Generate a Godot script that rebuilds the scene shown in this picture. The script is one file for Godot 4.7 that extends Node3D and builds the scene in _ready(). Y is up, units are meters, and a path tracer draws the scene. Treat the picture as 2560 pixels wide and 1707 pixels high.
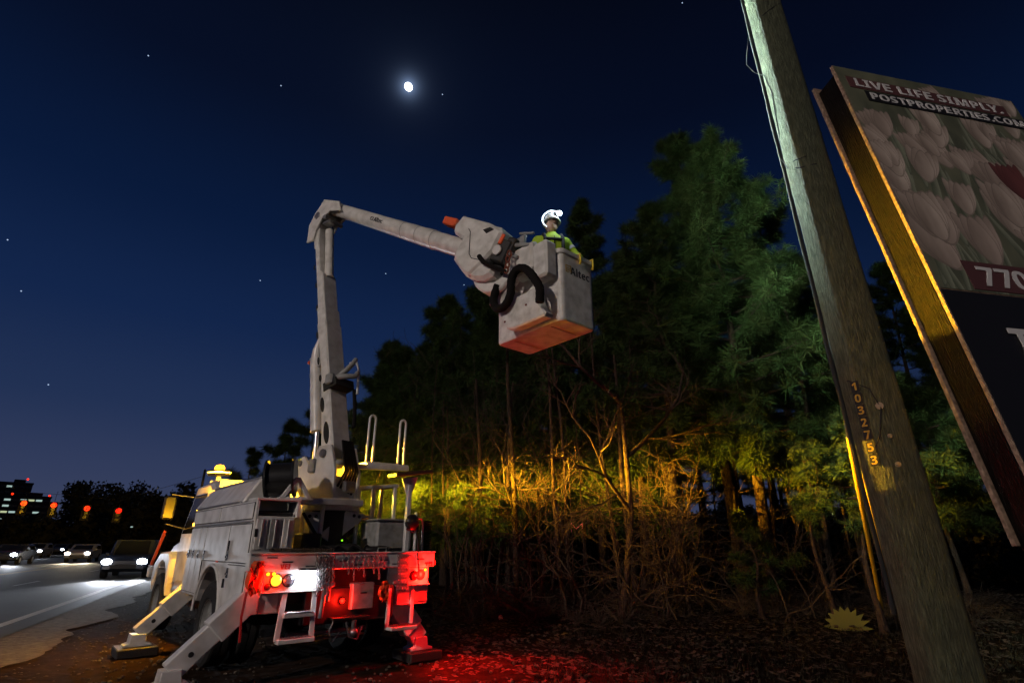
extends Node3D
# Night roadside: a bucket truck works beside a utility pole in front of a pine wood.

const CAM_H := 1.45
const PITCH := 0.35954          # 20.6 degrees upwards
const FOCAL := 1346.0           # in pixels of the 2560 x 1707 photograph
const TRUCK_AT := Vector3(-2.07, 0, -7.40)
const TRUCK_TURN := 0.715585    # 41 degrees
const ROAD_R := Vector3(-0.4305, 0, -0.9026)   # along the road, away from the camera
const ROAD_P := Vector3(0.9026, 0, -0.4305)    # across the road, to its right

var M := {}
var taken := {}
var rng := RandomNumberGenerator.new()
var font_bold: SystemFont

# ------------------------------------------------------------------ helpers
class B:
	var v := PackedVector3Array()
	var n := PackedVector3Array()
	func tri(a: Vector3, b: Vector3, c: Vector3, na: Vector3, nb: Vector3, nc: Vector3) -> void:
		if (b - a).cross(c - a).dot(na + nb + nc) > 0.0:
			v.append(a); v.append(c); v.append(b); n.append(na); n.append(nc); n.append(nb)
		else:
			v.append(a); v.append(b); v.append(c); n.append(na); n.append(nb); n.append(nc)
	func flat(a: Vector3, b: Vector3, c: Vector3, out: Vector3) -> void:
		var k := (b - a).cross(c - a)
		if k.length_squared() < 1e-16: return
		k = k.normalized()
		if k.dot(out) < 0.0: k = -k
		tri(a, b, c, k, k, k)
	func quad(a: Vector3, b: Vector3, c: Vector3, d: Vector3, out: Vector3) -> void:
		flat(a, b, c, out); flat(a, c, d, out)
	func box(c: Vector3, s: Vector3, bs := Basis()) -> void:
		cbox(c, s, 0.0, bs)
	func cbox(c: Vector3, s: Vector3, bev: float, bs := Basis()) -> void:
		var h := s * 0.5
		var k := minf(bev, minf(h.x, minf(h.y, h.z)) * 0.9)
		for a in 3:
			var p: int = (a + 1) % 3
			var q: int = (a + 2) % 3
			for sg in [-1.0, 1.0]:
				var o := Vector3.ZERO; o[a] = sg
				var cs: Array[Vector3] = []
				for e in [[-1, -1], [1, -1], [1, 1], [-1, 1]]:
					var w := Vector3.ZERO
					w[a] = sg * h[a]; w[p] = e[0] * (h[p] - k); w[q] = e[1] * (h[q] - k)
					cs.append(c + bs * w)
				quad(cs[0], cs[1], cs[2], cs[3], bs * o)
			if k > 0.0:
				for e in [[-1, -1], [1, -1], [1, 1], [-1, 1]]:
					var cs2: Array[Vector3] = []
					for f in [[0, -1], [0, 1], [1, 1], [1, -1]]:
						var w2 := Vector3.ZERO
						w2[a] = f[1] * (h[a] - k)
						w2[p] = e[0] * (h[p] - (k if f[0] == 1 else 0.0))
						w2[q] = e[1] * (h[q] - (0.0 if f[0] == 1 else k))
						cs2.append(c + bs * w2)
					var o2 := Vector3.ZERO; o2[p] = e[0]; o2[q] = e[1]
					quad(cs2[0], cs2[1], cs2[2], cs2[3], bs * o2)
		if k > 0.0:
			for x in [-1.0, 1.0]:
				for y in [-1.0, 1.0]:
					for z in [-1.0, 1.0]:
						flat(c + bs * Vector3(x * h.x, y * (h.y - k), z * (h.z - k)), c + bs * Vector3(x * (h.x - k), y * h.y, z * (h.z - k)), c + bs * Vector3(x * (h.x - k), y * (h.y - k), z * h.z), bs * Vector3(x, y, z))
	func beam(a: Vector3, b: Vector3, w: float, h: float, bev := 0.006, up := Vector3.UP) -> void:
		var z := (b - a).normalized()
		var x := up.cross(z)
		if x.length() < 0.01: x = Vector3.RIGHT.cross(z)
		x = x.normalized()
		cbox((a + b) * 0.5, Vector3(w, h, a.distance_to(b)), bev, Basis(x, z.cross(x), z))
	func tube(pts: Array, rad, sides := 8, cap := true) -> void:
		var m := pts.size()
		var rings := []
		var x := Vector3.ZERO
		for i in m:
			var t: Vector3 = (pts[mini(i + 1, m - 1)] - pts[maxi(i - 1, 0)]).normalized()
			if x == Vector3.ZERO:
				x = t.cross(Vector3.UP if absf(t.y) < 0.9 else Vector3.RIGHT).normalized()
			x = (x - t * x.dot(t)).normalized()
			var y := t.cross(x)
			var r: float = rad[i] if rad is Array else rad
			var ring := []
			for j in sides:
				var a := TAU * j / sides
				var d := x * cos(a) + y * sin(a)
				ring.append([pts[i] + d * r, d])
			rings.append(ring)
		for i in m - 1:
			for j in sides:
				var k: int = (j + 1) % sides
				var a = rings[i][j]; var b = rings[i][k]; var c = rings[i + 1][k]; var d = rings[i + 1][j]
				tri(a[0], b[0], c[0], a[1], b[1], c[1]); tri(a[0], c[0], d[0], a[1], c[1], d[1])
		if cap:
			for e in [0, m - 1]:
				var o: Vector3 = (pts[0] - pts[1]) if e == 0 else (pts[m - 1] - pts[m - 2])
				for j in range(1, sides - 1):
					flat(rings[e][0][0], rings[e][j][0], rings[e][j + 1][0], o)
	func lathe(prof: Array, xf: Transform3D, seg := 16) -> void:   # prof: Vector2(radius, height) along the local y axis, outside to the right of its direction of travel upwards
		for i in prof.size() - 1:
			var p: Vector2 = prof[i]; var q: Vector2 = prof[i + 1]
			var d := (q - p)
			if d.length() < 1e-6: continue
			var nn := Vector2(d.y, -d.x).normalized()
			for j in seg:
				var a := TAU * j / seg; var b := TAU * (j + 1) / seg
				var ca := Vector3(cos(a), 0, sin(a)); var cb := Vector3(cos(b), 0, sin(b))
				var na := xf.basis * (ca * nn.x + Vector3(0, nn.y, 0)); var nb := xf.basis * (cb * nn.x + Vector3(0, nn.y, 0))
				var p0 := xf * (ca * p.x + Vector3(0, p.y, 0)); var p1 := xf * (cb * p.x + Vector3(0, p.y, 0))
				var q0 := xf * (ca * q.x + Vector3(0, q.y, 0)); var q1 := xf * (cb * q.x + Vector3(0, q.y, 0))
				if p.x > 1e-6: tri(p0, p1, q1, na, nb, nb)
				if q.x > 1e-6: tri(p0, q1, q0, na, nb, na)
	func cyl(a: Vector3, b: Vector3, r: float, seg := 16) -> void:
		var y := (b - a).normalized()
		var x := y.cross(Vector3.UP if absf(y.y) < 0.9 else Vector3.RIGHT).normalized()
		var l := a.distance_to(b)
		var e := minf(0.006, minf(r, l) * 0.2)
		lathe([Vector2(0, 0), Vector2(r - e, 0), Vector2(r, e), Vector2(r, l - e), Vector2(r - e, l), Vector2(0, l)], Transform3D(Basis(x, y, x.cross(y)), a), seg)
	func extr(poly: Array, xf: Transform3D, depth: float, bev := 0.0) -> void:   # polygon in local xy, from z 0 to depth
		var pp := PackedVector2Array(poly)
		if Geometry2D.is_polygon_clockwise(pp): pp.reverse()
		var inner := pp
		if bev > 0.0:
			var off := Geometry2D.offset_polygon(pp, -bev, Geometry2D.JOIN_MITER)
			if off.size() == 1 and off[0].size() == pp.size():
				var best := 0; var bd := 1e9
				for i in off[0].size():
					if off[0][i].distance_to(pp[0]) < bd: bd = off[0][i].distance_to(pp[0]); best = i
				var o := PackedVector2Array()
				for i in pp.size(): o.append(off[0][(best + i) % pp.size()])
				inner = o
			else: bev = 0.0
		var t := Geometry2D.triangulate_polygon(inner)
		for i in range(0, t.size(), 3):
			var a := inner[t[i]]; var b := inner[t[i + 1]]; var c := inner[t[i + 2]]
			flat(xf * Vector3(a.x, a.y, 0), xf * Vector3(b.x, b.y, 0), xf * Vector3(c.x, c.y, 0), xf.basis * Vector3(0, 0, -signf(depth)))
			flat(xf * Vector3(a.x, a.y, depth), xf * Vector3(b.x, b.y, depth), xf * Vector3(c.x, c.y, depth), xf.basis * Vector3(0, 0, signf(depth)))
		var z0 := bev * signf(depth); var z1 := depth - z0
		for i in pp.size():
			var j := (i + 1) % pp.size()
			var a := pp[i]; var b := pp[j]
			var o := Vector3(b.y - a.y, a.x - b.x, 0)
			quad(xf * Vector3(a.x, a.y, z0), xf * Vector3(b.x, b.y, z0), xf * Vector3(b.x, b.y, z1), xf * Vector3(a.x, a.y, z1), xf.basis * o)
			if bev > 0.0:
				var c := inner[i]; var d := inner[j]
				quad(xf * Vector3(a.x, a.y, z0), xf * Vector3(b.x, b.y, z0), xf * Vector3(d.x, d.y, 0), xf * Vector3(c.x, c.y, 0), xf.basis * (o.normalized() + Vector3(0, 0, -signf(depth))))
				quad(xf * Vector3(a.x, a.y, z1), xf * Vector3(b.x, b.y, z1), xf * Vector3(d.x, d.y, depth), xf * Vector3(c.x, c.y, depth), xf.basis * (o.normalized() + Vector3(0, 0, signf(depth))))
	func ball(c: Vector3, r: Vector3, seg := 12, bs := Basis()) -> void:
		for i in seg / 2:
			for j in seg:
				var q := []
				for e in [[0, 0], [0, 1], [1, 1], [1, 0]]:
					var t: float = PI * (i + e[0]) / (seg / 2) - PI / 2; var f: float = TAU * (j + e[1]) / seg
					var d := Vector3(cos(t) * cos(f), sin(t), cos(t) * sin(f))
					q.append([c + bs * (d * r), bs * (d / r).normalized()])
				if i > 0: tri(q[0][0], q[1][0], q[2][0], q[0][1], q[1][1], q[2][1])
				if i < seg / 2 - 1 or true: tri(q[0][0], q[2][0], q[3][0], q[0][1], q[2][1], q[3][1])
	func mesh() -> ArrayMesh:
		var arr := []
		arr.resize(Mesh.ARRAY_MAX)
		arr[Mesh.ARRAY_VERTEX] = v; arr[Mesh.ARRAY_NORMAL] = n
		var am := ArrayMesh.new()
		am.add_surface_from_arrays(Mesh.PRIMITIVE_TRIANGLES, arr)
		return am

func numbered(called: String) -> String:
	var k: int = taken.get(called, 0)
	taken[called] = k + 1
	return called if k == 0 else "%s_%03d" % [called, k]

func tag(o: Node, label := "", category := "", group := "", kind := "") -> void:
	if label: o.set_meta("label", label)
	if category: o.set_meta("category", category)
	if group: o.set_meta("group", group)
	if kind: o.set_meta("kind", kind)

func thing(called: String, label: String, category: String, at := Vector3.ZERO, turn := 0.0, group := "") -> Node3D:
	var o := Node3D.new()
	o.name = numbered(called)
	add_child(o)
	o.position = at; o.rotation.y = turn
	tag(o, label, category, group)
	return o

func part(b: B, called: String, m: Material, parent: Node) -> MeshInstance3D:
	return part_mesh(b.mesh(), called, m, parent)

func part_mesh(me: Mesh, called: String, m: Material, parent: Node) -> MeshInstance3D:
	var o := MeshInstance3D.new()
	o.name = numbered(called) if parent == self else called
	o.mesh = me
	o.material_override = m
	parent.add_child(o, true)
	return o

func struct(b: B, called: String, m: Material) -> MeshInstance3D:
	var o := part(b, called, m, self)
	o.set_meta("kind", "structure")
	return o

func text(s: String, size: float, depth: float, m: Material, parent: Node, xf: Transform3D, called := "lettering", fnt: Font = null) -> MeshInstance3D:
	var t := TextMesh.new()
	t.text = s; t.font = fnt if fnt else font_bold; t.font_size = 32; t.pixel_size = size / 23.0; t.depth = depth; t.curve_step = 2.0
	var o := part_mesh(t, called, m, parent)
	o.transform = xf
	return o

func px(u: float, vv: float) -> Vector3:     # direction of a pixel of the photograph
	var x := (u - 1280.0) / FOCAL; var y := -(vv - 853.5) / FOCAL
	return Vector3(x, sin(PITCH) + cos(PITCH) * y, -(cos(PITCH) - sin(PITCH) * y))

func on_ground(u: float, vv: float) -> Vector3:
	var r := px(u, vv)
	return Vector3(0, CAM_H, 0) + r * (CAM_H / -r.y)

func at_depth(u: float, vv: float, f: float) -> Vector3:
	var r := px(u, vv)
	return Vector3(0, CAM_H, 0) + r * (f / -r.z)

func road(t: float, lat: float, y := 0.0) -> Vector3:
	return ROAD_R * t + ROAD_P * lat + Vector3(0, y, 0)

# ------------------------------------------------------------------ materials
func lin(r: float, g: float, b: float) -> Color:
	return Color(r, g, b).linear_to_srgb()

func ntex(sd: int, freq: float, lo: Color, hi: Color, size := 256, oct := 4, gamma := 1.0, stretch := 1.0) -> ImageTexture:
	var f := FastNoiseLite.new()
	f.seed = sd; f.frequency = freq; f.fractal_octaves = oct; f.noise_type = FastNoiseLite.TYPE_SIMPLEX_SMOOTH
	var im: Image = f.get_seamless_image(size, size)
	var out := Image.create(size, size, false, Image.FORMAT_RGB8)
	for y in size:
		for x in size:
			var k: float = im.get_pixel(x, int(y * stretch) % size).r
			out.set_pixel(x, y, lo.lerp(hi, pow(k, gamma)))
	out.generate_mipmaps()
	return ImageTexture.create_from_image(out)

func mk(c: Color, rough := 0.6, metal := 0.0, tex: Texture2D = null, scale := 1.0, bump: Texture2D = null, relief := 0.0) -> StandardMaterial3D:
	var m := StandardMaterial3D.new()
	m.albedo_color = c; m.roughness = rough; m.metallic = metal
	if tex or bump:
		m.uv1_triplanar = true
		m.uv1_scale = Vector3.ONE * scale
		m.albedo_texture = tex
	if bump:
		m.heightmap_enabled = true; m.heightmap_texture = bump; m.heightmap_scale = relief
	return m

func glow(c: Color, e: float) -> StandardMaterial3D:
	var m := StandardMaterial3D.new()
	m.albedo_color = c.darkened(0.75); m.roughness = 0.3
	m.emission_enabled = true; m.emission = c; m.emission_energy_multiplier = e
	return m

func materials() -> void:
	var W := Color.WHITE
	var grime := ntex(3, 0.014, lin(0.3, 0.28, 0.25), W, 512, 6, 0.42)
	var streak := ntex(8, 0.02, lin(0.38, 0.36, 0.33), W, 512, 6, 0.45)
	var speck := ntex(5, 0.09, lin(0.45, 0.42, 0.4), W, 256, 3)
	var rough_b := ntex(12, 0.05, Color.BLACK, W, 256, 4)
	M.white = mk(lin(0.76, 0.75, 0.74), 0.38, 0.0, grime, 0.35)
	M.white.clearcoat_enabled = true; M.white.clearcoat = 0.4; M.white.clearcoat_roughness = 0.2
	M.fibreglass = mk(lin(0.76, 0.75, 0.72), 0.36, 0.0, streak, 0.5)
	M.fibreglass.clearcoat_enabled = true; M.fibreglass.clearcoat = 0.3; M.fibreglass.clearcoat_roughness = 0.25
	M.chrome = mk(lin(0.7, 0.7, 0.7), 0.15, 1.0)
	M.steel = mk(lin(0.32, 0.32, 0.33), 0.4, 0.8, speck, 3.0)
	M.alu = mk(lin(0.6, 0.6, 0.6), 0.35, 0.85, speck, 4.0)
	M.grey = mk(lin(0.3, 0.31, 0.31), 0.5, 0.0, grime, 0.9)
	M.dark = mk(lin(0.02, 0.02, 0.021), 0.5, 0.0, speck, 3.0)
	M.black = mk(lin(0.012, 0.012, 0.013), 0.35)
	M.hole = mk(lin(0.008, 0.008, 0.008), 0.9)
	M.rubber = mk(lin(0.018, 0.018, 0.018), 0.8, 0.0, speck, 5.0, rough_b, 0.4)
	M.hose = mk(lin(0.011, 0.01, 0.01), 0.95)
	M.hose.metallic_specular = 0.2
	M.deck = mk(lin(0.05, 0.045, 0.04), 0.6, 0.3, speck, 3.0, rough_b, 0.5)
	M.glass = mk(lin(0.012, 0.014, 0.016), 0.06)
	M.orange = mk(lin(0.75, 0.1, 0.02), 0.6)
	M.orange_cloth = mk(lin(0.85, 0.12, 0.02), 0.8, 0.0, speck, 6.0)
	M.orange_cloth.backlight_enabled = true; M.orange_cloth.backlight = lin(0.4, 0.05, 0.01)
	M.red_dark = mk(lin(0.12, 0.006, 0.006), 0.15)
	M.red_paint = mk(lin(0.4, 0.01, 0.01), 0.5)
	M.lens_clear = mk(lin(0.35, 0.36, 0.42), 0.1, 0.6)
	M.red_lamp = glow(Color(1.0, 0.05, 0.02), 9.0)
	M.amber_lamp = glow(Color(1.0, 0.42, 0.03), 14.0)
	M.amber_beacon = glow(Color(1.0, 0.66, 0.14), 30.0)
	M.amber_lens = glow(Color(1.0, 0.5, 0.1), 5.0)
	M.white_lamp = glow(Color(0.93, 0.96, 1.0), 40.0)
	M.head_lamp = glow(Color(0.88, 0.95, 1.0), 16.0)
	M.trail_glow = glow(Color(0.86, 0.94, 1.0), 3.0)  # for the added arc that draws the head lamp's motion trail
	M.amber_glare = glow(Color(1.0, 0.62, 0.1), 9.0)  # for the glare blob added above each beacon
	M.green_led = glow(Color(0.5, 1.0, 0.1), 3.0)
	M.gold = mk(lin(0.45, 0.28, 0.05), 0.5)
	M.ink = mk(lin(0.012, 0.012, 0.014), 0.5)
	M.yellow_strap = mk(lin(0.6, 0.42, 0.03), 0.7)
	M.hivis = mk(lin(0.48, 0.72, 0.03), 0.75, 0.0, speck, 5.0)
	M.silver_tape = mk(lin(0.55, 0.56, 0.56), 0.4, 0.3)
	M.harness = mk(lin(0.012, 0.012, 0.016), 0.8)
	M.skin = mk(lin(0.42, 0.26, 0.19), 0.55)
	M.hair = mk(lin(0.03, 0.02, 0.014), 0.7)
	M.trouser = mk(lin(0.02, 0.025, 0.045), 0.85)
	M.glove = mk(lin(0.3, 0.2, 0.1), 0.85)
	M.helmet = mk(lin(0.62, 0.62, 0.6), 0.3)
	M.rust = mk(lin(0.22, 0.05, 0.02), 0.7, 0.2, speck, 8.0)
	M.brass = mk(lin(0.5, 0.33, 0.12), 0.4, 0.7)
	# ground and road
	var dirt := ntex(21, 0.02, lin(0.3, 0.24, 0.2), W, 512, 6, 0.9)
	var dirt_b := ntex(22, 0.045, Color.BLACK, W, 512, 6)
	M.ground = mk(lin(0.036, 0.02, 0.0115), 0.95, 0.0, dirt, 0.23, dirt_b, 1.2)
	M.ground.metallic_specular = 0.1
	var asph := ntex(31, 0.25, lin(0.4, 0.4, 0.4), W, 256, 3)
	var patch := ntex(33, 0.01, lin(0.5, 0.5, 0.5), W, 256, 4)
	M.asphalt = mk(lin(0.075, 0.074, 0.072), 0.75, 0.0, patch, 0.11, asph, 0.8)
	M.asphalt.detail_enabled = true; M.asphalt.detail_albedo = asph; M.asphalt.detail_blend_mode = BaseMaterial3D.BLEND_MODE_MUL; M.asphalt.detail_uv_layer = BaseMaterial3D.DETAIL_UV_1
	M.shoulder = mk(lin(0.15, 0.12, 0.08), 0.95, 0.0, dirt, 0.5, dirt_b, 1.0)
	M.line_white = mk(lin(0.62, 0.62, 0.6), 0.7, 0.0, speck, 2.0)
	M.line_yellow = mk(lin(0.55, 0.33, 0.04), 0.7, 0.0, speck, 2.0)
	# wood and plants
	var bark := ntex(41, 0.04, lin(0.25, 0.22, 0.2), W, 256, 5, 1.0, 1.0)
	var bark_b := ntex(42, 0.06, Color.BLACK, W, 256, 5)
	M.bark = mk(lin(0.09, 0.056, 0.036), 0.95, 0.0, bark, 1.0, bark_b, 3.0)
	M.bark.uv1_scale = Vector3(2.2, 0.7, 2.2)
	M.twig = mk(lin(0.1, 0.068, 0.04), 0.9, 0.0, bark, 1.5)
	var polegrain := ntex(44, 0.03, lin(0.16, 0.17, 0.14), W, 512, 6, 1.1)
	var polebump := ntex(45, 0.05, Color.BLACK, W, 512, 5)
	M.pole = mk(lin(0.155, 0.175, 0.105), 0.85, 0.0, polegrain, 1.0, polebump, 4.0)
	M.pole.uv1_scale = Vector3(4.5, 0.4, 4.5)
	M.creosote = mk(lin(0.007, 0.005, 0.0035), 0.34, 0.0, polegrain, 1.0, polebump, 1.2)
	M.creosote.metallic_specular = 0.25
	M.creosote.uv1_scale = Vector3(7.0, 0.45, 7.0)
	M.ply_edge = mk(lin(0.34, 0.24, 0.17), 0.8, 0.0, bark, 3.0)
	M.sign_black = mk(lin(0.01, 0.01, 0.011), 0.5)
	M.sign_text = mk(lin(0.55, 0.55, 0.55), 0.6)
	M.sign_maroon = mk(lin(0.09, 0.035, 0.035), 0.55)
	M.cable = mk(lin(0.01, 0.011, 0.014), 0.9)
	M.guard = mk(lin(0.55, 0.34, 0.02), 0.5, 0.0, speck, 2.0)
	M.wire = mk(lin(0.3, 0.3, 0.3), 0.4, 0.8)
	M.needles = mk(Color.WHITE, 0.6)
	M.needles.vertex_color_use_as_albedo = true
	M.needles.metallic_specular = 0.2
	M.needles.backlight_enabled = true; M.needles.backlight = lin(0.02, 0.03, 0.008)
	M.litter = mk(Color.WHITE, 0.9)
	M.litter.vertex_color_use_as_albedo = true
	M.far_leaf = mk(Color.WHITE, 0.9)
	M.far_leaf.vertex_color_use_as_albedo = true
	M.far_wall = mk(lin(0.05, 0.05, 0.055), 0.8, 0.0, grime, 0.1)
	M.win_white = glow(Color(0.82, 0.95, 0.92), 0.55)
	M.win_warm = glow(Color(0.9, 0.95, 0.75), 0.6)
	M.win_blue = glow(Color(0.6, 0.75, 1.0), 0.8)
	M.win_dark = mk(lin(0.01, 0.012, 0.016), 0.1)
	M.air_red = glow(Color(1.0, 0.16, 0.03), 3.0)
	M.signal_red = glow(Color(1.0, 0.03, 0.06), 1.6)
	M.signal_red.albedo_color = Color(0.02, 0.0, 0.0)
	M.signal_body = mk(lin(0.003, 0.003, 0.0025), 0.9)
	M.car_dark = mk(lin(0.03, 0.035, 0.05), 0.25)
	M.car_silver = mk(lin(0.25, 0.26, 0.28), 0.3, 0.4)
	M.street_lamp = glow(Color(1.0, 0.94, 0.86), 20.0)
	M.white_thing = mk(lin(0.6, 0.58, 0.54), 0.7)
	M.pink = mk(lin(0.55, 0.12, 0.3), 0.7)
	M.star_yellow = mk(lin(0.13, 0.13, 0.02), 0.8)

# ------------------------------------------------------------------ the scene
func _ready() -> void:
	rng.seed = 7
	var cam := Camera3D.new()
	cam.name = "camera"
	cam.position = Vector3(0, CAM_H, 0)
	cam.rotation.x = PITCH
	cam.fov = rad_to_deg(2.0 * atan(853.5 / FOCAL))
	cam.near = 0.05; cam.far = 4000.0
	add_child(cam)
	var moon_dir := px(1021, 216).normalized()
	var env := Environment.new()
	env.background_mode = Environment.BG_SKY
	env.sky = Sky.new()
	env.sky.sky_material = night_sky(moon_dir)
	env.tonemap_mode = Environment.TONE_MAPPER_LINEAR
	env.tonemap_exposure = 1.0
	env.sdfgi_enabled = true; env.ssao_enabled = true; env.ssil_enabled = true
	var we := WorldEnvironment.new()
	we.name = "world_environment"
	we.environment = env
	add_child(we)
	var sun := DirectionalLight3D.new()
	sun.name = "moonlight"
	sun.light_color = Color(0.85, 0.91, 1.0)
	sun.light_energy = 0.05
	sun.light_angular_distance = 0.5
	sun.shadow_enabled = true
	add_child(sun)
	sun.look_at_from_position(moon_dir * 100.0, Vector3.ZERO)
	font_bold = SystemFont.new()
	font_bold.font_names = PackedStringArray(["Droid Sans"])
	font_bold.font_weight = 700
	materials()
	street_lamp()
	setting()
	print("setting")
	truck()
	print("truck")
	worker()
	print("worker")
	pole_and_sign()
	print("pole")
	forest()
	print("forest")
	small_things()
	sky_things(moon_dir)

func night_sky(moon: Vector3) -> PanoramaSkyMaterial:
	var w := 1024; var h := 512
	var im := Image.create(w, h, false, Image.FORMAT_RGBF)
	var stops := [[-90.0, Color8(40, 42, 56)], [0.0, Color8(62, 68, 92)], [6.0, Color8(48, 58, 88)], [12.0, Color8(32, 47, 80)], [20.0, Color8(18, 36, 72)], [30.0, Color8(9, 25, 56)], [42.0, Color8(6, 14, 35)], [58.0, Color8(4, 7, 18)], [90.0, Color8(3, 5, 12)]]
	for y in h:
		var e := 90.0 - 180.0 * (y + 0.5) / h
		var c := Color()
		for i in stops.size() - 1:
			if e >= stops[i][0] and e <= stops[i + 1][0]:
				c = stops[i][1].srgb_to_linear().lerp(stops[i + 1][1].srgb_to_linear(), smoothstep(0, 1, (e - stops[i][0]) / (stops[i + 1][0] - stops[i][0])) * 0.3 + 0.7 * (e - stops[i][0]) / (stops[i + 1][0] - stops[i][0]))
		var er := deg_to_rad(e)
		for x in w:
			var f := (x + 0.5) / w * TAU
			var d := Vector3(sin(f) * cos(er), sin(er), -cos(f) * cos(er))
			var a := rad_to_deg(acos(clampf(d.dot(moon), -1, 1)))
			# glare round the moon, painted into the sky
			var k := 0.6 * exp(-a / 0.45) + 0.022 * exp(-a / 1.7) + 0.0028 * exp(-a / 6.0)
			# the city's glow lies to the left of the road
			var cg := 0.76 + 0.3 * cos(f + 0.9)
			var c2 := c * cg
			im.set_pixel(x, y, Color(c2.r + k * 0.5, c2.g + k * 0.72, c2.b + k * 1.2))
	var m := PanoramaSkyMaterial.new()
	m.panorama = ImageTexture.create_from_image(im)
	return m

func omni(at: Vector3, c: Color, e: float, size: float, parent: Node, called: String) -> OmniLight3D:
	var l := OmniLight3D.new()
	l.name = called
	l.light_color = c; l.light_energy = e; l.light_size = size; l.omni_range = 80.0; l.omni_attenuation = 2.0
	l.shadow_enabled = true
	parent.add_child(l, true)
	l.position = at
	return l

func spot(at: Vector3, to: Vector3, c: Color, e: float, ang: float, size: float, parent: Node, called: String, blend := 0.8) -> SpotLight3D:
	var l := SpotLight3D.new()
	l.name = called
	l.light_color = c; l.light_energy = e; l.light_size = size; l.spot_range = 120.0; l.spot_attenuation = 2.0; l.spot_angle = ang; l.spot_angle_attenuation = blend
	l.shadow_enabled = true
	parent.add_child(l, true)
	l.look_at_from_position(at, to)
	return l

func street_lamp() -> void:
	# stands across the road behind the camera; its pale light lies on the truck, the boom and the sign
	var at := road(-5.0, -19.5)
	var t := thing("street_lamp", "tall grey street lamp on the far verge, lighting the truck", "street lamp", at)
	var b := B.new()
	b.tube([Vector3.ZERO, Vector3(0, 5, 0), Vector3(0, 10.2, 0)], [0.1, 0.08, 0.06], 12)
	part(b, "pole", M.steel, t)
	b = B.new()
	b.tube([Vector3(0, 10.0, 0), ROAD_P * 0.8 + Vector3(0, 10.25, 0), ROAD_P * 2.0 + Vector3(0, 10.3, 0)], 0.04, 8)
	part(b, "arm", M.steel, t)
	b = B.new()
	b.cbox(ROAD_P * 2.2 + Vector3(0, 10.34, 0), Vector3(0.7, 0.12, 0.3), 0.03, Basis(ROAD_P, Vector3.UP, ROAD_P.cross(Vector3.UP)))
	part(b, "lamp_head", M.grey, t)
	b = B.new()
	b.cbox(ROAD_P * 2.2 + Vector3(0, 10.265, 0), Vector3(0.44, 0.03, 0.2), 0.005, Basis(ROAD_P, Vector3.UP, ROAD_P.cross(Vector3.UP)))
	part(b, "lamp_lens", M.street_lamp, t)
	omni(ROAD_P * 2.2 + Vector3(0, 10.1, 0), Color(1.0, 0.93, 0.88), 205.0, 0.2, t, "lamp_light")

func ground_noise() -> FastNoiseLite:
	var f := FastNoiseLite.new()
	f.seed = 5; f.frequency = 0.35; f.fractal_octaves = 4
	return f

func setting() -> void:
	var f := ground_noise()
	# the ground: one sheet, finer towards the camera
	var xs := []
	var zs := []
	var x := -28.0
	while x < 30.0: xs.append(x); x += 0.3
	for k in [40, 60, 100, 200, 500, 1500]: xs.append(float(k)); xs.push_front(-float(k))
	var z := -32.0
	while z < 6.0: zs.append(z); z += 0.3
	for k in [15, 40, 100, 400, 1500]: zs.append(float(k))
	for k in [40, 60, 100, 200, 500, 1600]: zs.push_front(-float(k))
	var gh := func(px_: float, pz: float) -> float:
		var lat := Vector3(px_, 0, pz).dot(ROAD_P)
		var a := smoothstep(-2.2, -0.5, lat)
		var wood := smoothstep(9.0, 13.0, Vector3(px_, 0, pz).dot(Vector3(0.5, 0, -0.866)))
		return -0.02 - a * (0.012 + 0.03 * (0.5 + 0.5 * f.get_noise_2d(px_ * 1.5, pz * 1.5))) + a * wood * 0.12 * (f.get_noise_2d(px_ * 0.6 + 40, pz * 0.6))
	var b := B.new()
	for i in xs.size() - 1:
		for j in zs.size() - 1:
			var q: Array[Vector3] = []
			for e in [[0, 0], [1, 0], [1, 1], [0, 1]]:
				var ax: float = xs[i + e[0]]; var az: float = zs[j + e[1]]
				q.append(Vector3(ax, gh.call(ax, az), az))
			b.flat(q[0], q[1], q[2], Vector3.UP); b.flat(q[0], q[2], q[3], Vector3.UP)
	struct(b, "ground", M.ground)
	# the road, with markings lying on it
	var strip := func(t0: float, t1: float, l0: float, l1: float, y: float, called: String, m: Material, ragged := 0.0) -> void:
		var s := B.new()
		var n := int(clampf((t1 - t0) / (0.12 if ragged > 0.0 else 400.0), 1, 700))
		for i in n:
			var a := lerpf(t0, t1, float(i) / n); var c := lerpf(t0, t1, float(i + 1) / n)
			var ra := ragged * f.get_noise_2d(a * 0.9, 9.0); var rc := ragged * f.get_noise_2d(c * 0.9, 9.0)
			s.quad(road(a, l0, y), road(c, l0, y), road(c, l1 + rc, y), road(a, l1 + ra, y), Vector3.UP)
		struct(s, called, m)
	strip.call(-120.0, 900.0, -18.3, -3.3, 0.0, "road", M.asphalt)
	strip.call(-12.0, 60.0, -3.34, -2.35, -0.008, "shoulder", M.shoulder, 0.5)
	strip.call(-12.0, 300.0, -3.93, -3.75, 0.004, "edge_marking", M.line_white)
	strip.call(-12.0, 300.0, -17.8, -17.66, 0.004, "edge_marking", M.line_white)
	for o in [-10.75, -10.5]: strip.call(-12.0, 300.0, o, o + 0.11, 0.004, "centre_marking", M.line_yellow)
	for k in 16:
		strip.call(-9.0 + k * 12.19, -5.95 + k * 12.19, -7.3, -7.19, 0.004, "lane_marking", M.line_white)
		strip.call(-9.0 + k * 12.19, -5.95 + k * 12.19, -14.25, -14.14, 0.004, "lane_marking", M.line_white)
	far_side()
	cars()

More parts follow.
